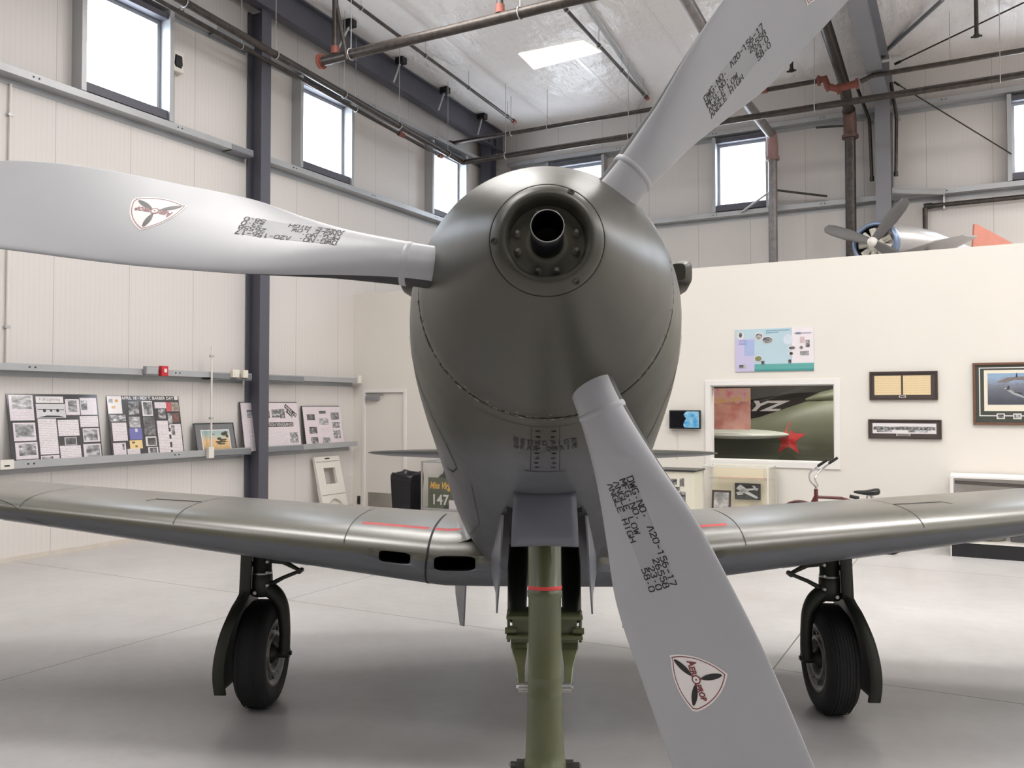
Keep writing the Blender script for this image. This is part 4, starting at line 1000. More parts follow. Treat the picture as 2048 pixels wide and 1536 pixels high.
white_board(9.64, 1.27, .78, 'white board with Operation Vengeance label, half hidden behind the dark column',
    [((.10, .30, .16, .32), PH[1]), ((.34, .48, .17, .33), PH[2]), ((.52, .66, .15, .32), PH[0]), ((.66, .75, .14, .34), PH[2]), ((.10, .45, .55, .9), PAPER), ((.46, .76, .62, .9), PAPER2), ((.80, .95, .64, .86), PH[5])],
    [('OPERATION VENGEANCE', .28, .50, .050, .76, 0), ('APRIL 18', .76, .90, .045, .28, -.62), ('1943', .78, .80, .045, .15, -.62)])
white_board(11.02, .98, .72, 'white photo board nearest the partition, beside the Operation Vengeance board',
    [((.10, .30, .20, .34), PH[4]), ((.40, .64, .30, .46), PH[3]), ((.72, .95, .16, .34), PH[1]), ((.12, .32, .50, .66), PH[2]), ((.74, .94, .40, .54), PH[0]), ((.74, .93, .60, .80), PH[5]), ((.14, .32, .74, .95), PH[2]), ((.44, .64, .76, .98), PH[5]), ((.42, .62, .54, .66), PAPER2), ((.42, .60, .12, .19), PH[4])], [])

# small fittings on the left wall
mb = MB().box(-.10, .10, -.11, 0, -.15, .15); sr = on_left(mb, 'sounder_box', PLASTIC, 8.38, 6.70, .001, bevel=.012); tag(sr, 'white wall sounder with a dark grille beside the first high window', 'alarm')
mb = MB(); mb.rings([[Vector((x * k, y_, z * k)) for x, z in ((-.07, -.05), (-.055, .09), (.055, .09), (.07, -.05), (.05, -.09), (-.05, -.09))] for k, y_ in ((1, -.108), (.85, -.13))]); mb.build('grille', BLACK, sr)
mb = MB().tube([(0, -.02, -.15), (0, -.02, -.93)], .009, 8); mb.build('cable', M('grey_cable', (150, 150, 150), .5), sr)
ra = on_left(MB().box(-.055, .055, -.07, 0, -.07, .07), 'strobe_alarm', M('alarm_red', (188, 40, 48), .4), 8.07, 2.30, .205, bevel=.008); tag(ra, 'red fire alarm strobe on the upper shelf rail of the left wall', 'alarm')
MB().box(-.02, .02, -.082, -.07, -.02, .03).build('strobe_lens', M('clear_lens', (240, 230, 230), .15), ra)
bx = on_left(MB().box(-.10, .10, -.06, 0, -.055, .055), 'junction_box', M('grey_steel_box', (150, 150, 152), .45, .3), 7.87, 2.30, .205, bevel=.005); tag(bx, 'grey steel junction box just left of the red alarm', 'electrical box')
MB().box(-.09, .09, -.064, -.06, -.045, .045).build('cover_plate', GIRT, bx)
for i, (v, wd, lab) in enumerate(((9.36, .13, 'larger cream electrical box left of the dark column'), (9.55, .10, 'smaller cream electrical box right beside the dark column'))):
    b = on_left(MB().box(-wd / 2, wd / 2, -.06, 0, -.06, .055), 'outlet_box', CREAMP, v, 2.31, .207, bevel=.005); tag(b, lab, 'electrical box', 'cream boxes on the rail')
    MB().box(-wd / 2 + .02, wd / 2 - .02, -.066, -.06, -.035, .03).build('face_plate', PLASTIC, b)
sb = on_left(MB().box(-.08, .08, -.05, 0, -.05, .06), 'exit_light_box', PLASTIC, 5.93, 1.15, .205, bevel=.006); tag(sb, 'white plastic box on the lower shelf at the left picture edge', 'electrical box')
MB().box(-.035, .025, -.054, -.05, -.016, .0).build('slot', BLACK, sb)
ju = on_left(MB().box(-.05, .05, -.06, 0, -.08, .08), 'corner_box', PLASTIC, 8.9, 1.15, .207, bevel=.006); tag(ju, 'white box at the foot of the conduit by the painting', 'electrical box')
wb = on_left(MB().box(-.05, .05, -.05, 0, -.07, .07), 'rail_end_box', PLASTIC, 12.32, 2.30, .2, bevel=.006); tag(wb, 'white box at the rail end against the partition', 'electrical box')
cd = on_left(MB().tube([(0, -.022, 0), (0, -.022, 3.28)], .016, 10), 'conduit', PLASTIC, 6.04, 2.335, .006); tag(cd, 'white conduit running up the wall left of the P-38 Lightning board', 'conduit')
for z in (.4, 1.7, 2.9): MB().box(-.03, .03, -.042, 0, z, z + .03).build('clip', ROD, cd)
cd = on_left(MB().tube([(0, -.022, 0), (0, -.022, 1.46)], .014, 10), 'conduit', PLASTIC, 8.92, 1.23, .21); tag(cd, 'white conduit dropping from the rail beside the painting', 'conduit')
for z in (.4, 1.3): MB().box(-.03, .03, -.040, 0, z, z + .03).build('clip', ROD, cd)
# white plastic sign frame leaning on the wall
mb = MB(); sw, sh = .64, .98
hole = (.18, .48, .50, .78); X_ = sorted({0, sw, hole[0], hole[1]}); Z_ = sorted({.30, sh, hole[2], hole[3]})
for i in range(3):
    for j in range(3):
        if i == 1 and j == 1: continue
        mb.box(X_[i], X_[i + 1], 0, .05, Z_[j], Z_[j + 1])
arch = [(0, 0), (.10, 0)] + [(.32 - .22 * math.cos(math.radians(a)), .02 + .22 * math.sin(math.radians(a))) for a in range(0, 181, 15)] + [(.54, 0), (sw, 0), (sw, .30), (0, .30)]
mb.prism(arch, lambda x, y: Vector((x, 0, y)), (0, .05, 0))
sg_ = on_left(mb, 'sign_frame', PLASTIC, 11.28, 0, .34, -math.atan2(.24, .95)); tag(sg_, 'white plastic sign frame with a square hole leaning on the left wall', 'sign frame')
mb = MB().box(.02, sw - .02, -.003, 0, .31, .322).box(.02, sw - .02, -.003, 0, .885, .897); mb.build('moulded_groove', M('groove_grey', (150, 146, 138), .6), sg_)
MB().box(.26, .38, -.003, 0, .93, .955).build('handle_slot', DARKMET, sg_)
MB().box(.02, sw - .02, .055, .085, .0, .46).build('rear_leaf', PLASTIC, sg_)

# ------------------------------------------------------------------ along the partition, left of the aircraft
sw_ = on_part(MB().box(-.035, .035, -.012, 0, -.075, .075), 'wall_switch', M('dark_switch', (52, 50, 48), .5), -9.90, .10, .0, bevel=.004); tag(sw_, 'small dark outlet plate low on the partition left of the door', 'outlet')
sw_.location = W(-9.84, PV, .12)
MB().box(-.015, .015, -.016, -.012, -.03, .03).build('socket', BLACK, sw_)
bn = empty('trash_bin', W(-8.27, 11.72, 0), -PHI, 'black square rubbish bin with a bag over its rim by the door', 'bin')
mb = MB(); mb.rings([[Vector((x * a, y * a, z)) for x, y in ((-.2, -.2), (0, -.205), (.2, -.2), (.2, .2), (0, .205), (-.2, .2))] for a, z in ((.86, 0), (1.0, .66))], smooth=False); mb.build('bin_body', M('black_bin', (18, 18, 22), .45), bn, bevel=.01)
mb = MB(); R = []
for a, z in ((1.03, .60), (1.09, .625), (1.10, .68), (1.04, .715), (.94, .70), (.85, .60)):
    R.append([Vector((math.copysign(abs(math.cos(t)) ** .35, math.cos(t)) * .2 * a * (1 + .03 * math.sin(5 * t + z * 40)), math.copysign(abs(math.sin(t)) ** .35, math.sin(t)) * .2 * a, z + .02 * math.sin(3 * t + 1) + (.025 if math.sin(t) > 0 else 0))) for t in [2 * math.pi * k / 40 for k in range(40)]])
mb.rings(R, False, False); mb.build('bag_rim', M('black_bag', (26, 26, 30), .32, bump=.3), bn)
MB().tube([(-.215, -.05, .64), (-.245, -.06, .60), (-.25, -.06, .50), (-.262, -.06, .44)], [.02, .018, .014, .008], 8).build('bag_tail', M('black_bag_tail', (24, 24, 27), .35), bn)
# display case with the green box
cs = empty('display_case', W(-7.93, 11.62, 0), -PHI, 'aluminium and glass display case holding a green Miss Virginia panel', 'display case')
cw, cdp, chh = .98, .72, .93
mb = MB()
for x in (0, cw - .025):
    for y in (0, cdp - .025): mb.box(x, x + .025, y, y + .025, 0, chh)
for z in (.155, chh - .025):
    for y in (0, cdp - .025): mb.box(.025, cw - .025, y, y + .025, z, z + .025)
    for x in (0, cw - .025): mb.box(x, x + .025, .025, cdp - .025, z, z + .025)
mb.build('case_frame', M('case_aluminium', (176, 176, 174), .4, .5), cs)
MB().box(.025, cw - .025, .025, cdp - .025, .13, .155).build('shelf', PLASTIC, cs)
MB().box(.03, cw - .03, .03, cdp - .03, .0, .13).build('plinth', BLACK, cs)
MB().box(.025, cw - .025, .008, .012, .18, chh - .025).build('front_glass', GLASS, cs)
MB().box(.0, .004, .025, cdp - .025, .18, chh - .025).build('side_glass', GLASS, cs)
MB().box(.026, cw - .026, cdp - .02, cdp - .012, .18, chh - .026).build('back_panel', M('pale_back', (206, 206, 200), .6), cs)
def in_case(mb, name, mats, x, y, z, **kw): return mb.build(name, mats, None, loc=W(-7.93 + x, 11.62 + y, z), rot=(0, 0, -PHI), **kw)
bx = in_case(MB().box(0, .62, 0, .03, 0, .50), 'nose_art_panel', M('green_panel', (84, 88, 68), .5, var=.1)  , .035, .16, .155); tag(bx, 'green painted panel lettered Miss Virginia 147 inside the left case', 'panel')
mb = MB(); put_text(mb, 'Miss Virginia', lambda a, c: Vector((a, -.002, c)), .035, .325, .105, .54, shear=.3, bold=.03); mb.build('yellow_lettering', M('yellow_paint', (230, 182, 72), .5), bx, recalc=False)
mb = MB(); put_text(mb, '147', lambda a, c: Vector((a, -.002, c)), .10, .07, .16, .30, bold=.02); mb.build('white_lettering', M('white_lettering', (226, 226, 218), .5), bx, recalc=False)
mb = MB(); R = []
for z, a, b in ((0, .14, .09), (.25, .15, .10), (.45, .13, .09), (.58, .10, .07), (.66, .05, .04), (.70, .015, .015)): R.append([Vector((a * math.cos(t) * (1 + .05 * math.sin(6 * t)), b * math.sin(t), z)) for t in [2 * math.pi * k / 28 for k in range(28)]])
mb.rings(R); jk = in_case(mb, 'flight_bag', M('dark_canvas', (58, 58, 50), .8, var=.15), .27, .42, .155); tag(jk, 'dark green canvas bag hanging behind the green panel', 'bag')
MB().tube([(0, 0, .69), (.015, 0, .715), (0, 0, .735), (-.015, 0, .72)], .005, 6).build('hanging_hook', BRIGHT, jk)
mb = MB(); R = []
for z, a, b in ((0, .10, .08), (.3, .11, .08), (.48, .10, .07), (.53, .05, .04)): R.append([Vector((a * math.cos(t), b * math.sin(t), z)) for t in [2 * math.pi * k / 24 for k in range(24)]])
ob = in_case(mb.rings(R), 'canvas_roll', M('olive_canvas', (66, 68, 58), .8), .12, .50, .155); tag(ob, 'olive canvas roll standing left of the dark bag in the case', 'bag')
MB().tube([(-.02, -.082, .30), (.04, -.08, .30)], .008, 6).build('buckle_strap', DARKMET, ob)
cr = in_case(MB().box(0, .14, 0, .008, 0, .16), 'caption_card', PLAINP, .50, .06, .155); tag(cr, 'blank white caption card at the foot of the green panel', 'card')
gl = in_case(MB().tube([(0, 0, .03), (.07, 0, .045), (.12, 0, .03)], [.028, .034, .02], 10), 'leather_pouch', M('dark_leather', (34, 32, 32), .5), .40, .10, .155); tag(gl, 'small dark pouch lying on the case shelf left of the white card', 'pouch')

# ------------------------------------------------------------------ along the partition, right of the aircraft
tv = empty('television', W(-4.0, PV - .02, 1.485), -PHI, 'small black wall television showing a blue picture, left of the window', 'television')
MB().box(0, .47, -.06, -.02, 0, .275).build('bezel', BLACK, tv, bevel=.006)
t = NT('screen_picture'); o = t.sep(); n = t.noise(14, 4)
k = t.math('GREATER_THAN', t.math('ADD', o[0], t.math('MULTIPLY', t.math('SUBTRACT', t.noise(9, 2), .5), .16)), .235)
c_ = t.mix(k, rgb(6, 8, 14), t.ramp(n, [(.35, rgb(70, 160, 214)), (.65, rgb(170, 214, 232))]))
t.l(c_, t.b.inputs['Emission Color']); t.b.inputs['Emission Strength'].default_value = .9; t.b.inputs['Base Color'].default_value = (0, 0, 0, 1); t.b.inputs['Roughness'].default_value = .2
MB().box(.018, .452, -.0625, -.061, .02, .258).build('screen', t.m, tv)
mb = MB().tube([(.11, .01, 0), (.112, .012, -.2), (.10, .012, -.45)], .006, 6); mb.build('power_cord', PLASTIC, tv)
MB().box(.15, .32, -.02, .02, .08, .2).build('wall_bracket', DARKMET, tv)

# information panel
u0, u1, z0, z1 = -3.03, -1.95, 2.315, 2.92; bw, bh = u1 - u0, z1 - z0
ip = on_part(MB().box(0, bw, 0, .012, 0, bh), 'information_panel', M('panel_pale_blue', (184, 208, 218), .4, var=.03, scale=2), u0, z0, .013); tag(ip, 'pale blue and teal printed information panel above the viewing window', 'poster')
for q, c_ in (((0, .25, .22, 1.0), (198, 192, 222)), ((.12, .25, .25, .62), (166, 180, 216)), ((.73, 1.0, .0, .82), (234, 226, 230)), ((.25, 1.0, .83, 1.0), (96, 164, 160)), ((.25, 1.0, .955, 1.0), (70, 142, 140))):
    sheet(ip, bw, bh, q, M('panel_print', c_, .4, var=.02), 'colour_block', .0005 if c_ != (70, 142, 140) and c_ != (166, 180, 216) else .0018)
mb = MB(); f = flat(bw, bh, .0032)
def oval(cx, cy, rx, ry, m_, nm, rot=0.0, l=.0032):
    b = MB(); P_ = [2 * math.pi * i / 24 for i in range(24)]
    b.add([Vector(((cx + rx * math.cos(a)) * bw, -l, (1 - cy - ry * math.sin(a)) * bh)) for a in P_], [tuple(range(24))]); return b.build(nm, m_, ip, recalc=False)
for cx, cy, rx, ry, m_ in ((.07, .14, .045, .10, PLAINP), (.31, .18, .055, .10, PLAINP), (.42, .27, .072, .085, PLAINP), (.30, .70, .055, .075, PLAINP), (.68, .27, .06, .13, M('pale_oval', (206, 216, 226), .4)), (.73, .47, .05, .06, PLAINP), (.72, .60, .04, .05, PLAINP)):
    oval(cx, cy, rx, ry, m_, 'oval_border')
for cx, cy, rx, ry, m_ in ((.07, .13, .022, .07, PH[2]), (.31, .18, .045, .07, PH[2]), (.42, .27, .065, .072, PH[1]), (.30, .70, .046, .06, M('green_photo', (128, 134, 96), .5, var=.4, scale=40)), (.73, .47, .04, .035, PH[4]), (.72, .60, .022, .035, PH[4]), (.845, .47, .022, .035, PH[4])):
    oval(cx, cy, rx, ry, m_, 'oval_photograph', l=.0045)
for q, m_ in (((.83, .89, .22, .36), M('pinkish_photo', (206, 184, 186), .5, var=.1, scale=30)), ((.90, .95, .30, .46), PH[2]), ((.83, .94, .55, .65), PH[3]), ((.34, .38, .76, .84), PH[4]), ((.685, .72, .74, .83), PH[4]), ((.05, .14, .84, .92), PH[2]), ((.76, .97, .125, .145), M('print_grey', (150, 152, 176), .5)), ((.78, .84, .11, .165), M('print_grey2', (150, 152, 176), .5))):
    sheet(ip, bw, bh, q, m_, 'photograph', .0030)
for i in range(2): sheet(ip, bw, bh, (.40, .70 - .14 * i, .035 + i * .05, .055 + i * .05), M('title_print', (136, 172, 190), .5, var=.2, scale=60), 'title_line', .0030)
for i in range(4): sheet(ip, bw, bh, (.05, .15, .26 + i * .03, .27 + i * .03), M('text_print', (130, 146, 196), .5), 'text_line', .0030)

def frame_on_part(name, u0, u1, z0, z1, lab, fm, mm, edge=.028, d=.03):
    w_, h_ = u1 - u0, z1 - z0
    o = on_part(MB().box(0, w_, .004, .026, 0, h_), name, mm, u0, z0, .027); tag(o, lab, 'picture', 'pictures on the partition wall')
    fr = MB()
    for a, b, c, e in ((0, w_, 0, edge), (0, w_, h_ - edge, h_), (0, edge, edge, h_ - edge), (w_ - edge, w_, edge, h_ - edge)): fr.box(a, b, -.008, .006, c, e)
    fr.build('frame', fm, o, bevel=.003); return o, w_, h_
PARCH = M_typed('parchment', (226, 204, 164), (206, 182, 140), .03)
o, w_, h_ = frame_on_part('framed_documents', -1.24, -.42, 1.905, 2.28, 'dark framed pair of yellowed documents, upper picture right of the window', FRAMEB, MATB)
for a, b in ((.075, .47), (.50, .90)): MB().box(a * w_, b * w_, .001, .004, .17 * h_, .85 * h_).build('document', PARCH, o)
s = MB().box(.44 * w_, .54 * w_, .001, .004, .08 * h_, .15 * h_).build('caption_plate', PLAINP, o); MB().box(.452 * w_, .528 * w_, 0, .001, .095 * h_, .135 * h_).build('caption_print', P_BLACK, s)
o, w_, h_ = frame_on_part('framed_panorama', -1.26, -.38, 1.392, 1.645, 'dark framed black and white airfield panorama, lower picture right of the window', FRAMEB, MATB, .022)
s = MB().box(.06 * w_, .93 * w_, .001, .004, .27 * h_, .80 * h_).build('white_border', PLAINP, o)
MB().box(.07 * w_, .92 * w_, 0, .001, .46 * h_, .62 * h_).build('panorama_print', M_photo('panorama_print', (36, 36, 36), (200, 198, 196), 60, 9, .8), s)
MB().box(.09 * w_, .90 * w_, -.001, .0005, .60 * h_, .635 * h_).build('skyline_print', PH[1], s)
mb = MB()
for a, b in ((.12, .33), (.55, .85)): mb.box(a * w_, b * w_, -.0008, .0008, .34 * h_, .46 * h_)
mb.build('foreground_print', PH[5], s)
s = MB().box(.39 * w_, .58 * w_, .0, .0035, .15 * h_, .25 * h_).build('caption_plate', PLAINP, o); MB().box(.40 * w_, .57 * w_, -.001, .0, .17 * h_, .23 * h_).build('caption_print', MATB, s)
GREENM = M('dark_green_mat', (58, 62, 54), .6)
o, w_, h_ = frame_on_part('framed_print', -.02, 1.28, 1.585, 2.37, 'large wood-framed print of a warplane over hills at the right picture edge', M('walnut_frame', (104, 74, 60), .35, var=.15, scale=30), GREENM, .03)
def line_rect(a, b, c, e, wd, l):
    m = MB(); m.box(a, b, l - .0008, l, c, c + wd); m.box(a, b, l - .0008, l, e - wd, e); m.box(a, a + wd, l - .0008, l, c + wd, e - wd); m.box(b - wd, b, l - .0008, l, c + wd, e - wd); return m
line_rect(.07, w_ - .07, .11, h_ - .06, .012, .004).build('mat_line', PLAINP, o)
s = MB().box(.125, w_ - .125, .002, .004, .175, h_ - .095).build('print_margin', M('cream_margin', (232, 224, 206), .5, var=.01), o)
t = NT('mountain_print'); q = t.sep(); zz = t.math('ADD', q[2], t.math('MULTIPLY', t.math('SUBTRACT', t.noise(5, 5, .65), .5), .22))
t.l(t.ramp(zz, [(.26, rgb(78, 80, 88)), (.42, rgb(104, 106, 116)), (.52, rgb(126, 130, 142)), (.60, rgb(150, 172, 196)), (.68, rgb(128, 166, 200))]), t.b.inputs['Base Color']); t.b.inputs['Roughness'].default_value = .25
p_ = MB().box(.165, w_ - .165, .0005, .002, .255, h_ - .135).build('mountain_print', t.m, s)
mb = MB(); f = lambda x, y: Vector((x, -.0004, y))
def poly(pts, mi): mb.add([f(*p) for p in pts], [tuple(range(len(pts)))], mi)
poly([(.26, .54), (.40, .60), (.62, .61), (.90, .58), (.92, .53), (.66, .55), (.46, .565), (.36, .53)], 0)
poly([(.47, .60), (.485, .66), (.495, .60)], 1); poly([(.70, .61), (.712, .67), (.725, .61)], 1); poly([(.55, .55), (.62, .565), (.66, .545), (.60, .53)], 1)
poly([(.34, .46), (.37, .47), (.52, .38), (.60, .33), (.58, .33), (.45, .38)], 2); poly([(.36, .44), (.40, .50), (.41, .44)], 1); poly([(.44, .42), (.54, .40), (.54, .385), (.46, .40)], 1)
mb.build('warplane_print', [M('print_brown', (120, 112, 108), .4, var=.2, scale=50), M('print_dark', (52, 52, 54), .4), M('print_pale', (160, 162, 166), .4)], p_, recalc=False)
for x in (.26, .44, .86): 
    s2 = MB().box(x, x + .09, -.0005, .0035, .075, .145).build('medallion', PLAINP, o); MB().box(x + .012, x + .078, -.0015, -.0005, .087, .133).build('medallion_print', PH[2], s2)

# photo cabinet with a black top, and the glass case behind it
pc = empty('photo_cabinet', W(-3.95, PV - 1.02, 0), -PHI, 'cream cabinet covered in small black and white photographs with a black top', 'cabinet')
MB().box(0, .60, 0, .42, 0, .93).build('cabinet_body', M('cream_cabinet', (226, 222, 204), .5, var=.01), pc, bevel=.004)
MB().box(-.03, .63, -.02, .44, .931, .955).build('cabinet_top', M('black_laminate', (46, 46, 48), .35), pc, bevel=.004)
for i, (x0, x1, z0, z1) in enumerate(((.23, .36, .75, .83), (.40, .46, .73, .84), (.34, .40, .67, .72), (.24, .34, .62, .67), (.40, .48, .50, .66), (.23, .35, .46, .57), (.10, .2, .70, .80), (.08, .2, .5, .62), (.25, .33, .30, .42), (.40, .49, .28, .44))):
    MB().box(x0, x1, -.003, 0, z0, z1).build('photograph', PH[(0, 2, 4, 1, 2, 5, 0, 3, 1, 2)[i]], pc)
gc = empty('glass_case', W(-3.36, PV - .58, 0), -PHI, 'glass topped case with framed aircraft photographs under the window', 'display case')
gw, gd, gh = .90, .52, 1.0
mb = MB()
for z in (gh - .02,):
    for y in (0, gd - .018): mb.box(0, gw, y, y + .018, z, z + .02)
    for x in (0, gw - .018): mb.box(x, x + .018, .018, gd - .018, z, z + .02)
for x in (0, gw - .018):
    for y in (0, gd - .018): mb.box(x, x + .018, y, y + .018, .25, gh - .02)
mb.build('case_edges', M('acrylic_edge', (226, 228, 226), .2), gc)
MB().box(0, gw, 0, gd, 0, .25).build('case_base', M('white_base', (226, 222, 214), .5), gc, bevel=.004)
MB().box(.018, gw - .018, gd - .03, gd - .018, .25, gh - .02).build('back_panel', M('cream_back', (234, 224, 196), .5, var=.01), gc)
MB().box(.018, gw - .018, .004, .008, .25, gh - .02).build('front_glass', GLASS, gc); MB().box(gw - .008, gw - .004, .018, gd - .018, .25, gh - .02).build('side_glass', GLASS, gc)
MB().box(.018, gw - .018, .2, gd - .035, .80, .806).build('glass_shelf', GLASS, gc); 
random.seed(5)
MB().box(.10, .80, .40, .43, .806, .816).build('ribbon_row', M('ribbon_row', (226, 190, 170), .6, var=.25, scale=60), gc)
def in_gc(mb, name, mats, x, y, z, tilt=0): return mb.build(name, mats, None, loc=W(-3.36 + x, PV - .58 + y, z), rot=(tilt, 0, -PHI))
o = in_gc(MB().box(0, .27, 0, .015, 0, .38), 'framed_photo', FRAMEB, .04, .30, .25, -.12); tag(o, 'dark framed photograph of an engine cowling standing in the glass case', 'picture')
s = MB().box(.03, .24, -.003, 0, .03, .35).build('photograph', M_photo('cowl_photo', (70, 70, 70), (216, 214, 212), 9, 12, 1), o)
o = in_gc(MB().box(0, .36, 0, .008, 0, .23), 'aircraft_photograph', M_photo('dark_ground_photo', (40, 40, 40), (76, 76, 74), 30, 8), .34, .44, .50, 0); tag(o, 'black photograph of a pale twin-engined aircraft on the case back', 'picture')
mb = MB(); f = lambda x, y: Vector((x, -.0015, y))
for P_ in ([(.02, .15), (.05, .19), (.22, .10), (.33, .04), (.30, .02), (.16, .08)], [(.05, .10), (.10, .15), (.22, .16), (.33, .17), (.33, .15), (.2, .13), (.10, .08)], [(.02, .10), (.04, .06), (.12, .07), (.10, .12)], [(.24, .2), (.28, .2), (.32, .13), (.30, .13)], [(.05, .19), (.08, .21), (.16, .16), (.14, .14)]):
    mb.add([f(*p) for p in P_], [tuple(range(len(P_)))])
mb.build('pale_aircraft', M('print_pale_grey', (196, 196, 192), .5, var=.15, scale=60), o, recalc=False)
o = in_gc(MB().box(0, .28, 0, .006, 0, .16), 'grey_photograph', M_photo('misty_photo', (150, 148, 150), (196, 192, 192), 8, 4), .55, .42, .27, -.05); tag(o, 'pale misty photograph low on the right of the glass case', 'picture')
MB().box(.10, .17, -.002, 0, .05, .07).build('small_aircraft', DARKMET, o)

# bicycle
def bp(px, py, v): u, z = hit_v(px, py, v); return u, z
BV = 11.55
bu, _ = bp(1632, 985, BV); bk = empty('bicycle', W(bu, BV, 0), -PHI, 'maroon old-fashioned bicycle with black saddle parked before the partition', 'bicycle')
_, zs_ = bp(1735, 985, BV); us, _ = bp(1735, 985, BV); ug, zg = bp(1646, 928, BV); _, zh = bp(1630, 975, BV)
us -= bu; ug -= bu
MAR = M('maroon_enamel', (84, 26, 30), .25, coat=.5); CHROME = M('chrome', (210, 210, 212), .12, 1.0, var=.01)
fwx, rwx, wr = -.20, .80, .285
def wheel(cx, nm):
    mb = MB(); mb.tube([(cx + wr * math.cos(a), 0, wr + wr * math.sin(a) - .0) for a in [2 * math.pi * k / 40 for k in range(41)]], .018, 10, cap=False); o = mb.build(nm, RUBBER, bk)
    mb = MB().tube([(cx + (wr - .025) * math.cos(a), 0, wr + (wr - .025) * math.sin(a)) for a in [2 * math.pi * k / 40 for k in range(41)]], .010, 8, cap=False)
    for k in range(18): a = 2 * math.pi * k / 18; mb.tube([(cx, .02 * (-1) ** k, wr), (cx + (wr - .03) * math.cos(a), 0, wr + (wr - .03) * math.sin(a))], .0016, 4)
    mb.tube([(cx, -.05, wr), (cx, .05, wr)], .02, 10); mb.build('rim_and_spokes', CHROME, o)
wheel(fwx, 'front_wheel'); wheel(rwx, 'rear_wheel')
st = Vector((0, 0, zh - .10)); bb = Vector((.28, 0, .28)); sp = Vector((us - .02, 0, zs_ - .10))
mb = MB().tube([st, (fwx * .5, 0, .48), (fwx, -.0, wr)], .022, 10) ; mb.tube([(0, 0, zh - .22), (0, 0, zh - .02)], .026, 10)
mb.tube([st + Vector((.02, 0, -.02)), (us * .5, 0, zh - .12), sp + Vector((0, 0, -.06))], .020, 10); mb.tube([st + Vector((.01, 0, -.10)), bb], .022, 10); mb.tube([sp, bb], .019, 10)
for y in (-.045, .045): mb.tube([bb, (rwx, y, wr)], .012, 8); mb.tube([sp, (rwx, y, wr)], .011, 8)
mb.build('bike_frame', MAR, bk)
mb = MB(); R = []
for k in range(13):
    a = math.radians(20 + 140 * k / 12); c = Vector((fwx - (wr + .03) * math.cos(a), 0, wr + (wr + .03) * math.sin(a))); R.append([c + Vector((0, .045 * math.sin(t), .014 * math.cos(t))) for t in [2 * math.pi * j / 10 for j in range(10)]])
mb.rings(R).build('front_fender', MAR, bk)
MB().tube([(fwx - .34, 0, wr + .12), (fwx - .36, 0, wr + .05)], [.03, .03], 10).build('white_fender_tip', PLASTIC, bk)
mb = MB()
for y, sx in ((-.26, 0), (.26, .05)): mb.tube(bend([(0, 0, zh), (.01, y * .35, zh + .02), (-.04, y * .75, zh + .10), (-.03 + sx, y, zh + .20), (ug + sx, y * 1.05, zg)]), .011, 10)
mb.tube([(0, 0, zh - .05), (0, 0, zh + .02)], .016, 10).build('handlebar', CHROME, bk)
for y, sx in ((-.273, 0), (.273, .05)): MB().tube([(ug + sx - .02, y, zg - .01), (ug + sx + .09, y, zg + .07)], .018, 10).build('grip', BLACK, bk)
mb = MB(); R = []
for x, w_, h_, z in ((-.16, .02, .012, .0), (-.12, .032, .02, .0), (-.04, .05, .03, -.004), (.04, .09, .04, .004), (.09, .105, .045, .012), (.13, .085, .04, .016), (.145, .03, .02, .016)):
    R.append([Vector((us + x, w_ * math.cos(t), zs_ + z + h_ * math.sin(t))) for t in [2 * math.pi * j / 18 for j in range(18)]])
mb.rings(R).build('saddle', M('black_leather', (24, 24, 25), .3), bk); MB().tube([sp + Vector((0, 0, -.05)), (us, 0, zs_ - .03)], .013, 8).build('seat_post', CHROME, bk)
mb = MB().tube([(us + .04, -.04, zs_ - .03), (us + .06, -.04, zs_ - .09)], .018, 8).tube([(us + .04, .04, zs_ - .03), (us + .06, .04, zs_ - .09)], .018, 8); mb.build('saddle_springs', CHROME, bk)
mb = MB().tube([(us * .66, 0, zh - .09), (us * .66 + .11, 0, zh - .11)], .022, 8); mb.build('tyre_pump', BLACK, bk)
mb = MB().tube([bb + Vector((0, -.05, 0)), bb + Vector((0, .05, 0))], .035, 14); mb.lathe([(0, .0), (0, .09), (.006, .09), (.006, 0)], bb + Vector((0, -.05, 0)), (0, -1, 0), 24)
mb.tube([bb + Vector((0, -.06, 0)), bb + Vector((.12, -.07, -.11))], .010, 8); mb.tube([bb + Vector((0, .06, 0)), bb + Vector((-.12, .07, .11))], .010, 8)
mb.box(bb.x + .08, bb.x + .16, -.15, -.07, bb.z - .125, bb.z - .10).box(bb.x - .16, bb.x - .08, .07, .15, bb.z + .10, bb.z + .125); mb.build('crank_set', CHROME, bk)
MB().tube([(bb.x + .05, -.04, .28), (bb.x + .12, -.16, .0)], .010, 8).build('kick_stand', CHROME, bk)

# large low display case with a black skirt at the right edge, and the things inside it
pu, pv = hit_z(1902, 1112, 0); gw, gd = 1.9, PV - .04 - hit_z(1902, 1112, 0)[1]; gh = hit_v(1898, 952, pv)[1]
rc = empty('display_case', W(pu, pv, 0), -PHI, 'long glass display case with black skirt behind the right wing, at the right edge', 'display case')
MB().box(.01, gw, 0, gd, 0, .17).build('black_skirt', M('black_skirt', (24, 24, 26), .55), rc)
MB().box(-.012, gw + .012, -.012, gd, .17, .19).build('white_deck', PLASTIC, rc)
MB().box(-.004, .01, -.004, .012, 0, .17).build('white_corner_strip', PLASTIC, rc)
mb = MB()
for x in (0, gw - .035):
    for y in (0, gd - .035): mb.box(x, x + .035, y, y + .035, .19, gh - .02)
mb.box(0, gw, 0, gd, gh - .022, gh).build('case_frame', TRIMW, rc)
MB().box(.035, gw - .035, .008, .012, .19, gh - .022).build('front_glass', GLASS, rc); MB().box(.006, .010, .035, gd - .035, .19, gh - .022).build('side_glass', GLASS, rc)
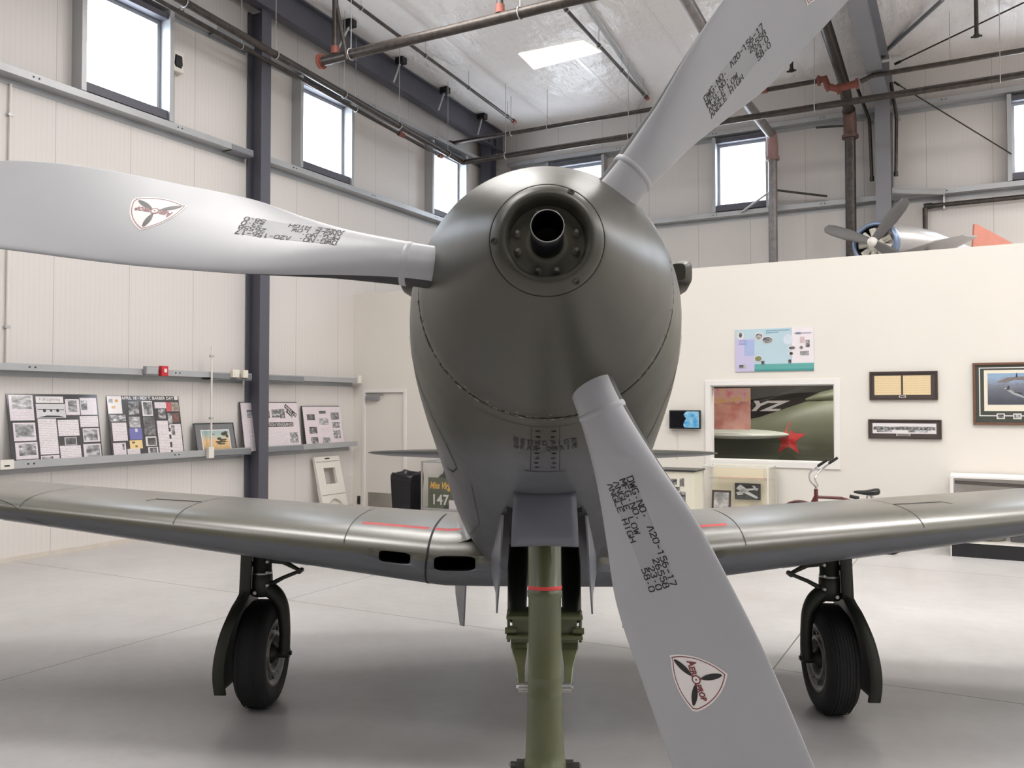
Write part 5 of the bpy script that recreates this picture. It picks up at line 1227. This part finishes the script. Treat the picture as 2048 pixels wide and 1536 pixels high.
MB().tube([(.05, .06, gh - .075), (.84, .10, gh - .10)], .022, 10).build('dark_rail', M('brown_steel', (92, 82, 76), .4, .3), rc)
MB().box(.04, .86, gd - .03, gd - .02, gh - .32, gh - .04).build('grey_back_panel', M('grey_back', (206, 202, 196), .6), rc)
def in_rc(mb, name, mats, x, y, lab, cat): o = mb.build(name, mats, None, loc=W(pu + x, pv + y, .19), rot=(0, 0, -PHI)); tag(o, lab, cat); return o
o = in_rc(MB().lathe([(0, .2), (.02, .235), (.05, .24), (.055, .225), (.04, .2), (.06, .17), (.05, .1), (.07, .04), (.07, 0)], (0, 0, 0), (0, 0, 1), 40), 'weathered_wheel', M('weathered_disc', (158, 150, 138), .6, .3, var=.2, scale=20), .36, .32, 'weathered flat metal wheel lying on the deck of the long right case', 'wheel')
MB().lathe([(0.06, .05), (.085, .05), (.09, .03), (.09, 0)], (0, 0, 0), (0, 0, 1), 20, cap0=True).build('hub_boss', DARKMET, o)
o = in_rc(MB().box(0, .5, -.12, .12, 0, .10), 'equipment_case', M('charcoal_case', (56, 56, 58), .5), .64, .30, 'dark grey equipment case beside the flat wheel in the long right case', 'case')
MB().box(.20, .3, -.13, -.12, .04, .07).build('latch', BRIGHT, o)

# ------------------------------------------------------------------ back room seen through the viewing window
gp = empty('green_airplane', W(-2.2, 14.0, 0), -PHI, 'green aeroplane with a red star seen through the viewing window', 'airplane')
GREEN2 = M('museum_green', (96, 100, 80), .4, var=.12, scale=1.5)
mb = MB(); R = []
for x, zb, zt, w_ in ((-2.8, 1.30, 1.45, .05), (-2.0, 1.02, 1.50, .18), (-1.3, .72, 1.56, .30), (-.85, .58, 1.64, .38), (-.5, .50, 1.76, .42), (-.1, .46, 1.90, .46), (.2, .45, 1.98, .48), (.9, .45, 2.06, .52), (1.6, .45, 2.1, .52), (2.6, .5, 2.05, .5), (3.2, .7, 1.9, .4)):
    c = (zb + zt) / 2; R.append([Vector((x, w_ * math.cos(t), c + (zt - zb) / 2 * math.sin(t))) for t in [2 * math.pi * j / 40 for j in range(40)]])
mb.rings(R).build('fuselage', GREEN2, gp)
def side(x, z):
    for i in range(len(R) - 1):
        if R[i][0].x <= x <= R[i + 1][0].x:
            k = (x - R[i][0].x) / (R[i + 1][0].x - R[i][0].x); w_ = R[i][0].y * (1 - k) + R[i + 1][0].y * k
            a0, a1 = [q.z for q in R[i]], [q.z for q in R[i + 1]]; lo = min(a0) * (1 - k) + min(a1) * k; hi = max(a0) * (1 - k) + max(a1) * k
            s_ = max(-1, min(1, (z - (lo + hi) / 2) / ((hi - lo) / 2))); return Vector((x, -w_ * math.sqrt(max(0, 1 - s_ * s_)) - .006, z))
    return Vector((x, -.5, z))
scx, scz, sr_ = -.31, 1.32, .27
pts = [side(scx, scz)]
for k in range(10): a = math.pi / 2 + math.pi * k / 5; r_ = sr_ if k % 2 == 0 else sr_ * .42; pts.append(side(scx + r_ * math.cos(a), scz + r_ * math.sin(a)))
MB().add(pts, [(0, i + 1, (i + 1) % 10 + 1) for i in range(10)]).build('red_star', M('red_star_paint', (202, 48, 46), .5), gp, recalc=False)
S = []
for y, le, ch, tk in ((-.1, -1.9, 1.1, .1), (-.6, -1.75, .95, .1), (-.95, -1.6, .75, .09), (-1.1, -1.45, .45, .08), (-1.14, -1.3, .12, .06)): S.append((Vector((le, y, 1.38)), ch, tk, (0, 0, 1)))
mb = MB(); RR = []
for le, ch, tk, _u in S:
    ring = []
    for j in range(24):
        a = 2 * math.pi * j / 24; ring.append(Vector((le.x - .05 + ch * (.5 + .5 * math.cos(a)) * 1.55, le.y, le.z + tk * ch * .75 * math.sin(a))))
    RR.append(ring)
mb.rings(RR).build('tailplane', M('pale_underside', (190, 194, 184), .45), gp)
mb = MB(); RR = []
for x, h_, w_ in ((-.12, .02, .06), (.1, .10, .2), (.3, .13, .24), (.6, .16, .26), (1.3, .16, .24), (1.9, .04, .08)):
    z0 = 1.93 + (x) * .1; RR.append([Vector((x, w_ * math.cos(t), z0 + h_ * math.sin(t))) for t in [2 * math.pi * j / 20 for j in range(20)]])
mb.rings(RR).build('canopy', GREEN2, gp)
for x, y in ((1.8, -.5), (1.8, .5)):
    MB().tube([(x, y, .75), (x, y * 1.3, .3)], .04, 10).build('gear_leg', DARKMET, gp); MB().lathe([(-.07, 0), (-.07, .2), (-.05, .29), (.05, .29), (.07, .2), (.07, 0)], (x, y * 1.3 - .1 * (1 if y > 0 else -1), .29), (0, 1, 0), 24).build('wheel', RUBBER, gp)
MB().tube([(-1.9, 0, 1.3), (-1.9, 0, .1)], .03, 8).build('tail_stand', DARKMET, gp); MB().box(-2.1, -1.7, -.2, .2, 0, .1).build('stand_foot', DARKMET, gp)
dk = empty('black_airplane_tail', W(-2.6, 16.2, 0), -PHI, 'black aeroplane tail with white letters behind the green aeroplane', 'airplane')
BLK = M('night_black', (40, 32, 32), .5)
mb = MB(); RR = []
for x, zb, zt, w_ in ((-1.6, .9, 1.85, .2), (-.4, .8, 2.05, .35), (1.0, .7, 2.12, .42), (3.0, .6, 2.15, .5)): RR.append([Vector((x, w_ * math.cos(t), (zb + zt) / 2 + (zt - zb) / 2 * math.sin(t))) for t in [2 * math.pi * j / 24 for j in range(24)]])
mb.rings(RR).build('fuselage', BLK, dk)
MB().prism([(.3, 2.2), (1.7, 2.2), (1.6, 2.7), (.6, 2.75)], lambda x, y: Vector((x, -.04, y)), (0, .08, 0)).build('tail_fin', BLK, dk)
mb = MB(); put_text(mb, 'YZ', lambda a, c: Vector((a, -.50, c)), -.95, 1.74, .17, .68, shear=.5, bold=.04); mb.build('white_lettering', PLAINP, dk, recalc=False)
MB().tube([(0.5, 0, .9), (.5, 0, 0)], .06, 10).tube([(2.4, 0, .9), (2.4, 0, 0)], .06, 10).build('support_stand', DARKMET, dk)
t = NT('reflection_tint'); q = t.sep(); n = t.noise(5, 5, .6)  # pink panel added in place of a reflection in the window glass
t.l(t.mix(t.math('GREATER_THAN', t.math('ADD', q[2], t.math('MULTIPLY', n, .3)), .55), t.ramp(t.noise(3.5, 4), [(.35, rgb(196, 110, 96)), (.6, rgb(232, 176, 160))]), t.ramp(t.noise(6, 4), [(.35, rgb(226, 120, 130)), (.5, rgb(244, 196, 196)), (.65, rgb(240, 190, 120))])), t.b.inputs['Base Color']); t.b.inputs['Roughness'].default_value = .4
bn = MB().box(0, .62, 0, .01, 0, .62).build('reflection_panel', t.m, None, loc=W(-3.56, 12.95, 1.47), rot=(0, 0, -PHI)); tag(bn, 'pink and orange panel standing for a reflection, at the left inside the viewing window', 'reflection panel')
MB().tube([(-.03, .005, .63), (.65, .005, .63)], .012, 8).build('reflection_panel_rod', DARKMET, bn)
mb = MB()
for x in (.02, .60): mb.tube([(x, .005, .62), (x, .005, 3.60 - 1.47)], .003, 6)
mb.build('reflection_panel_cord', DARKMET, bn)
struct(MB().box(-4.4, 1.5, 17.2, 17.3, 0, 3.6), 'wall_back_room', M('back_room_grey', (120, 116, 112), .6), base=(-4.4, 17.2, 0))

# ------------------------------------------------------------------ small aeroplane on the deck above the partition
eu, ez = hit_v(1750, 487, 13.5); DZ = 3.72
tu, tz = hit_v(1985, 480, 15.6)
mp = empty('radial_engine_airplane', W(eu, 13.5, DZ), 0, 'small aeroplane with blue cowling and grey propeller on the partition deck', 'airplane')
ez -= DZ
e_ = Vector((W(tu, 15.6, 0) - W(eu, 13.5, 0))); e_.z = 0; dl = e_.length; e_.normalize(); side_ = Vector((e_.y, -e_.x, 0)); UZ = Vector((0, 0, 1))
fwd = (Vector((0, 0, 0)) - W(eu, 13.5, 0)); fwd.z = 0; fwd.normalize()
axd = (-e_ * .45 + fwd * .9).normalized(); sd = Vector((axd.y, -axd.x, 0)); c0_ = Vector((0, 0, ez))
BLUEC = M('blue_cowling', (112, 128, 156), .25, .3, coat=.3)
o = MB().lathe([(-.35, .33), (-.1, .34), (0, .32), (.04, .29), (.03, .265), (-.05, .27), (-.2, .28)], c0_, axd, 48).build('cowling', BLUEC, mp)
mb = MB()
for k in range(9):
    a = 2 * math.pi * k / 9; d = sd * math.cos(a) + UZ * math.sin(a); mb.tube([c0_ - axd * .05 + d * .06, c0_ - axd * .05 + d * .23], [.035, .055], 10)
    mb.tube([c0_ + axd * .0 + d * .10, c0_ + axd * .01 + d * .22], .012, 6)
mb.lathe([(-.15, .12), (-.02, .12), (.06, .09), (.10, .05), (.10, 0)], c0_, axd, 24).build('radial_engine', M('white_engine', (222, 218, 208), .5, var=.2, scale=30), mp)
MB().lathe([(-.2, .28), (-.2, 0)], c0_, axd, 32).build('firewall', BLACK, mp)
MB().lathe([(.08, .06), (.14, .075), (.2, .06), (.22, 0)], c0_, axd, 20).build('propeller_hub', M('hub_white', (226, 222, 214), .45), mp)
for deg in (157, 50, -37):
    a = math.radians(deg); d = sd * -math.cos(a) + UZ * math.sin(a) if (sd.x < 0) else sd * math.cos(a) + UZ * math.sin(a); q_ = axd.cross(d); R = []
    for r_, w_, th_ in ((.05, .035, .02), (.2, .05, .018), (.4, .062, .014), (.6, .058, .010), (.70, .045, .007), (.735, .012, .004)):
        R.append([c0_ + axd * .14 + d * r_ + (q_ * .95 + axd * .3) * (w_ * 1.45 * math.cos(t)) + axd * (th_ * math.sin(t)) for t in [2 * math.pi * j / 14 for j in range(14)]])
    MB().rings(R).build('propeller_blade', M('dark_grey_blade', (84, 82, 82), .5), mp)
mb = MB(); R = []
tail = e_ * dl
for k, r_, zf in ((.0, .33, 1.0), (.15, .34, 1.0), (.4, .30, 1.0), (.7, .18, .95), (1.0, .06, .9)):
    c = c0_ * zf + tail * k - axd * (.15 * (1 - k)); R.append([c + side_ * (r_ * math.cos(t)) + UZ * (r_ * math.sin(t)) for t in [2 * math.pi * j / 20 for j in range(20)]])
mb.rings(R).build('fuselage', M('silver_skin', (186, 182, 180), .35, .5), mp)
for sg in (1, -1):
    mb = MB(); R = []
    for k, ch, dz in ((0.2, .8, -.14), (.7, .6, -.06), (1.05, .3, -.02)): 
        c = c0_ + tail * .25 + side_ * sg * k + UZ * dz; R.append([c + e_ * (ch / 2 * math.cos(t)) + UZ * (.05 * ch * math.sin(t)) for t in [2 * math.pi * j / 16 for j in range(16)]])
    mb.rings(R).build('wing', M('silver_wing', (176, 172, 172), .4, .3), mp)
    MB().tube([c0_ + tail * .2 + side_ * sg * .45 + UZ * -.12, Vector((0, 0, .12)) + tail * .2 + side_ * sg * .5], .025, 8).build('gear_leg', DARKMET, mp)
    MB().lathe([(-.04, 0), (-.04, .08), (-.02, .12), (.02, .12), (.04, .08), (.04, 0)], Vector((0, 0, .12)) + tail * .2 + side_ * sg * .5, side_, 20).build('wheel', RUBBER, mp)
mb = MB(); zt_ = tz - DZ
P_ = [(-.50, .06), (-.44, .66), (-.36, .66), (.75, .28), (.8, .06)]
pp = [tail + e_ * x + UZ * (c0_.z * .9 + z_ * .8) - side_ * .015 for x, z_ in P_]; n = len(P_)
mb.add(pp + [p + side_ * .03 for p in pp], [tuple(range(n)), tuple(range(n, 2 * n))[::-1]] + [(i, (i + 1) % n, n + (i + 1) % n, n + i) for i in range(n)]); mb.build('tail_fin', M('faded_red_fin', (196, 128, 112), .5), mp)
MB().tube([tail * .95 + UZ * (c0_.z * .88), tail * .97], .02, 8).build('tail_leg', DARKMET, mp)

# ------------------------------------------------------------------ pipes under the roof
PIPE_GROUPS = {'sprinkler_pipe': 'sprinkler pipes under the roof', 'drain_pipe': 'roof drain pipes', 'drop_pipe': 'narrow pipes beside the steel column',
               'brace_rod': 'rods braced to the steel column', 'sprinkler_drop': 'sprinkler drops', 'conduit': 'conduits on the ceiling'}
def pipe(lab, pts, r, group='sprinkler pipes', name='sprinkler_pipe', mat=None, cat='pipe', n=14):
    p0 = Vector(pts[0]); base = (p0.x, p0.y, p0.z)
    o = room(MB().tube(pts, r, n), name, mat or PIPE, base); tag(o, lab, cat, PIPE_GROUPS.get(name))
    return o, base
def hanger(o, base, p, r, rod=True, th=.006):
    u, v, z = p; mb = MB(); mb.tube([(u, v, z + r), (u, v, ceil_z(v) + .005)], th, 6)
    room(mb, 'hanger_rod', ROD, base, o)
def loop_along(o, base, p, r, ax_):
    u, v, z = p; mb = MB(); c = [2 * math.pi * k / 20 for k in range(21)]
    mb.tube([(u, v + (r + .008) * math.cos(a), z + (r + .008) * math.sin(a)) if ax_ == 'u' else (u + (r + .008) * math.cos(a), v, z + (r + .008) * math.sin(a)) for a in c], .008, 6, cap=False)
    room(mb, 'hanger_ring', ROD, base, o)
def fit(o, base, p, q, r, name='pipe_fitting'):
    room(MB().tube([p, q], r, 14), name, RUST, base, o)
# long pipe along the left wall that turns along the far wall
uA, zA, vA = -9.2, 6.82, 14.97
def zS(v): return zA + .053 * (vA - v)
o, b = pipe('black iron pipe running along the left wall and turning along the far wall', [(uA, NV + .1, zS(NV)), (uA, vA - .05, zA), (uA + .015, vA - .015, zA), (uA + .05, vA, zA), (RU - .1, vA, zA)], .055)
for v in (4.5, 7.9, 9.6, 11.2, 12.75, 14.4): hanger(o, b, (uA, v, zS(v)), .055); loop_along(o, b, (uA, v, zS(v)), .055, 'v')
for u in (-8.2, -5.6, -2.3, .4, 3.4): hanger(o, b, (u, vA, zA), .055); loop_along(o, b, (u, vA, zA), .055, 'u')
# thinner pipe below it
uB = -9.6; v2, zB2 = hit_u(880, 312, uB)
def zT(v): return zB2 + .047 * (v2 - v)
o, b = pipe('thinner black pipe close to the left wall, ending in a rust-red elbow', [(uB, NV + .1, zT(NV)), (uB, v2, zB2)], .034)
room(MB().tube([(uB, v2 - .06, zT(v2)), (uB, v2 + .05, zB2), (uB, v2 + .08, zB2 + .03), (uB, v2 + .08, zB2 + .14)], .046, 10), 'red_elbow', RUST, b, o)
v3, _z = hit_u(802, 268, uB); fit(o, b, (uB, v3 - .08, zT(v3)), (uB, v3 + .08, zT(v3)), .046); fit(o, b, (uB, v3, zT(v3)), (uB, v3, zT(v3) + .12), .03)
for v in (6.4, 9.3, 12.0): hanger(o, b, (uB, v, zT(v)), .034); loop_along(o, b, (uB, v, zT(v)), .034, 'v')
# upper pipe along the far wall
u0, z0 = hit_v(894, 287, 15.6); u1, z1 = hit_v(1640, 163, 15.6); zC = (z0 + z1) / 2
o, b = pipe('upper black pipe along the far wall starting at a rust-red elbow', [(u0, 15.6, zC), (u1, 15.6, zC)], .042)
room(MB().tube([(u0 + .12, 15.6, zC), (u0 - .02, 15.6, zC), (u0 - .08, 15.56, zC - .05), (u0 - .08, 15.5, zC - .22)], .066, 12), 'red_elbow', RUST, b, o)
ub, zb_ = hit_v(1524, 185, 15.6); fit(o, b, (ub - .09, 15.6, zC), (ub + .09, 15.6, zC), .058)
for px in (1022, 1095, 1440, 1525): uu, zz = hit_v(px, 250, 15.6); hanger(o, b, (uu, 15.6, zC), .042); loop_along(o, b, (uu, 15.6, zC), .042, 'u')
room(MB().tube([(u1 - .05, 15.6, zC), (u1 + .08, 15.6, zC + .02), (u1 + .12, 15.6, zC - .12), (u1 + .28, 15.58, zC - .2), (u1 + .62, 15.58, zC - .16)], .062, 12), 'red_valve_bend', RUST, b, o)
for q in ((u1 - .02, zC), (u1 + .12, zC - .12), (u1 + .3, zC - .2), (u1 + .6, zC - .16)): room(MB().lathe([(-.02, .09), (.02, .09)], (q[0], 15.6, q[1]), (1, 0, 0), 14, cap0=True, cap1=True), 'flange', RUST, b, o)
u2, z2 = hit_v(1708, 152, 15.6); u3, z3 = hit_v(2048, 106, 15.6)
o, b = pipe('upper black pipe continuing right past the grey column', [(u1 + .66, 15.58, zC - .14), (u2 + .3, 15.6, (z2 + z3) / 2), (RU - .1, 15.6, (z2 + z3) / 2)], .042)
for px in (1900, ): uu, zz = hit_v(px, 140, 15.6); hanger(o, b, (uu, 15.6, (z2 + z3) / 2), .042)
# thick stub pipe at the upper left
v0, zD = None, 6.92
ua, va = hit_z(640, 120, zD); ub, vb = hit_z(1165, 0, zD)
vm = (va + vb) / 2
o, b = pipe('thick dark pipe slanting across the top, capped by a rust-red flange', [(ua, vm, zD), (RU - 1, vm, zD)], .072, n=20)
fit(o, b, (ua - .05, vm, zD), (ua + .02, vm, zD), .082); room(MB().lathe([(-.03, .115), (.0, .115)], (ua - .01, vm, zD), (1, 0, 0), 20, cap0=True, cap1=True), 'flange', RUST, b, o)
for px, py in ((662, 112), (1000, 36)):
    uu, vv = hit_z(px, py, zD); room(MB().tube([(uu, vm, zD), (uu, vm, ceil_z(vm) - .02)], .045, 12), 'riser', PIPE, b, o); fit(o, b, (uu, vm, zD + .06), (uu, vm, zD + .17), .062)
for px, py in ((692, 103), (1035, 22)):
    uu, vv = hit_z(px, py, zD); hanger(o, b, (uu, vm, zD), .072); loop_along(o, b, (uu, vm, zD), .072, 'u')
uu, vv = hit_z(693, 105, zD); room(MB().tube([(uu + .02, vm - .09, zD - .12), (uu - .5, vm + .1, ceil_z(vm) - .03)], .028, 10), 'sway_brace', PIPE, b, o)
# branch lines that follow the ceiling
def branch(lab, pa, pb, drop, r):
    a = hit_c(*pa, drop); c = hit_c(*pb, drop); d = Vector(a) - Vector(c); a = tuple(Vector(a) + d * .6)
    o, b = pipe(lab, [c, a], r); fit(o, b, c, tuple(Vector(c) + d.normalized() * .10), r * 1.5)
    for k in (.06, .35, .62, .95):
        q = Vector(c) + d * k; hanger(o, b, tuple(q), r); loop_along(o, b, tuple(q), r, 'v')
    return o
branch('thin branch pipe running under the ceiling, second from the left wall', (700, 0), (1030, 244), .32, .030)
branch('short branch pipe under the ceiling left of the raised propeller blade', (1122, 8), (1295, 197), .30, .030)
# roof drains on the right
def drain(lab, px, pyb, pyt, up, name, r, elbow, mat):
    u, zt = hit_v(px, pyt, FV - .55); v = FV - .55
    c, e = hit_u(up[0], up[1], u), hit_u(up[2], up[3], u); sl = (e[1] - c[1]) / (e[0] - c[0])
    far = (u, 6.0, min(e[1] + sl * (6.0 - e[0]), ceil_z(6.0) - .2))
    tops = [(u, far[1] - .1, far[2] + .03), (u, far[1] - .16, far[2] + .1), (u, far[1] - .16, ceil_z(far[1]) - .01)]
    o, b = pipe(lab, [(u, v, DZ), (u, v, zt - .1), (u, v - .06, zt + .10), (u, v - .16, zt + .17), (u, c[0], c[1]), (u, e[0], e[1]), far] + tops, r, 'roof drains', name, mat, n=18)
    room(MB().tube([(u, v, zt - .28), (u, v, zt - .05), (u, v - .08, zt + .12), (u, v - .18, zt + .18)], r * 1.22, 16), 'elbow', elbow, b, o)
    room(MB().lathe([(-.03, r * 1.55), (.03, r * 1.55)], (u, v, zt - .27), (0, 0, 1), 16, cap0=True, cap1=True), 'coupling', elbow, b, o)
    return o, b, u, v, zt
o, b, u, v, zt = drain('left grey drain pipe dropping in front of a high window', 1545, 520, 290, (1492, 205, 1385, 20), 'drain_pipe', .085, RUSTG, PIPEG)
_, zz = hit_v(1545, 380, v)
for du, dz_ in ((.95, -.16), (-.7, -.30)): room(MB().tube([(u, v - .02, zz), (u + du, FV - .21, zz + dz_)], .022, 8), 'brace_rod', DARKMET if du > 0 else ROD, b, o)
o, b, u, v, zt = drain('right black drain pipe beside the grey steel column', 1700, 500, 245, (1686, 160, 1655, 62), 'drain_pipe', .095, RUSTD, PIPE)
room(MB().tube([(u - .05, v, zt - .05), (u - .62, v + .1, zt + .03)], .022, 8), 'brace_rod', DARKMET, b, o)
# narrow pipes beside the column
for pts, lab in ((((1715, 178), (1739, 240), (1744, 362)), 'narrow black pipe just left of the grey steel column'), (((1782, 165), (1793, 232), (1792, 352)), 'narrow black pipe just right of the grey steel column')):
    P_ = [(lambda h: (h[0], FV - .45, h[1]))(hit_v(x, y, FV - .45)) for x, y in pts]; o, b = pipe(lab, P_, .030, name='drop_pipe')
    room(MB().tube([P_[-1], (P_[-1][0], P_[-1][1], P_[-1][2] + .08)], .040, 10), 'end_cap', DARKMET, b, o); room(MB().box(P_[1][0] - .05, P_[1][0] + .05, FV - .45, FV - .2, P_[1][2] - .02, P_[1][2] + .02), 'stand_off', GIRT, b, o)
# handrail-like pipe low on the far wall
ua, za = hit_v(1850, 413, FV - .12); _, zb_ = hit_v(1850, 492, FV - .12)
o, b = pipe('dark pipe running low along the far wall then down behind the partition', [(RU - .1, FV - .12, za), (ua + .03, FV - .12, za), (ua, FV - .12, za - .03), (ua, FV - .12, DZ)], .042, name='wall_pipe')
room(MB().tube([(ua - .02, FV - .12, za), (ua + .12, FV - .12, za)], .055, 10), 'elbow', DARKMET, b, o); room(MB().box(ua + .30, ua + .33, FV - .15, FV, za - .08, za + .25), 'pipe_clip', ROD, b, o)
# diagonal rods
def rod(lab, A, B, r, mat=GIRTD):
    o, b = pipe(lab, [A, B], r, None, 'brace_rod', mat, 'rod', 8); room(MB().tube([A, tuple(Vector(A) + (Vector(B) - Vector(A)).normalized() * .12)], r * 1.8, 8), 'end_clevis', DARKMET, b, o)
def at_v(px, py, v): u, z = hit_v(px, py, v); return (u, v, z)
A = at_v(1762, 112, 16.9); B = hit_c(1885, 0, .14); rod('grey flange brace from the steel column up to the ceiling', A, B, .035)
A = at_v(1790, 128, 17.0); B = at_v(2048, 5, 15.5); B = (B[0], B[1], min(B[2], ceil_z(B[1]) - .12)); rod('thin dark tie rod rising right from the steel column', A, B, .014, DARKMET)
A = at_v(1788, 164, 17.1); B = at_v(2023, 308, 17.36); rod('thin dark tie rod falling right from the steel column', A, B, .012, DARKMET)
# sprinkler drops hanging from the ceiling
for px, py, lab in ((1953, 74, 'black sprinkler drop hanging from the ceiling at the upper right'), (1583, 143, 'black sprinkler drop between the propeller blade and the right drain')):
    h = hit_c(px, py, .62); o, b = pipe(lab, [(h[0], h[1], h[2]), (h[0], h[1], ceil_z(h[1]) + .01)], .032, name='sprinkler_drop')
    room(MB().lathe([(0, .05), (.035, .05)], h, (0, 0, 1), 14, cap0=True, cap1=True), 'sprinkler_head', DARKMET, b, o); room(MB().box(h[0] - .08, h[0] + .08, h[1] - .012, h[1] + .012, h[2] - .004, h[2] + .02), 'deflector', DARKMET, b, o)
# black purlin clips with white struts under the rafter
for i, (px, py) in enumerate(((700, 52), (802, 126), (890, 185), (965, 237))):
    h = hit_c(px, py, .10); o = room(MB().box(h[0] - .085, h[0] + .085, h[1] - .07, h[1] + .07, h[2] - .02, ceil_z(h[1]) - .004), 'purlin_clip', BLACK, h)
    tag(o, '%s black purlin clip with a white strut beside the rafter, counted from the left' % ('first', 'second', 'third', 'fourth')[i], 'bracket', 'purlin clips along the rafter')
    room(MB().tube([(h[0] - .02, h[1], h[2]), (LU + .43, h[1] - .05, h[2] - .36)], .022, 8), 'white_strut', ROD, h, o)
# electric conduits on the ceiling beside the short branch pipe
a = hit_c(1160, 0, .03); c = hit_c(1290, 188, .03)
for k in range(2):
    o, b = pipe('%s thin grey conduit on the ceiling beside the short branch pipe' % ('left', 'right')[k], [(c[0] + k * .09, c[1], c[2]), (a[0] + k * .09, a[1], a[2])], .016, None, 'conduit', ROD, 'conduit', 8)
    room(MB().tube([(c[0] + k * .09, c[1], c[2]), (c[0] + k * .09 - .45, FV - .25, ceil_z(FV) - .06), (c[0] + k * .09 - .45, FV - .22, 7.3)], .016, 8), 'bent_end', ROD, b, o)
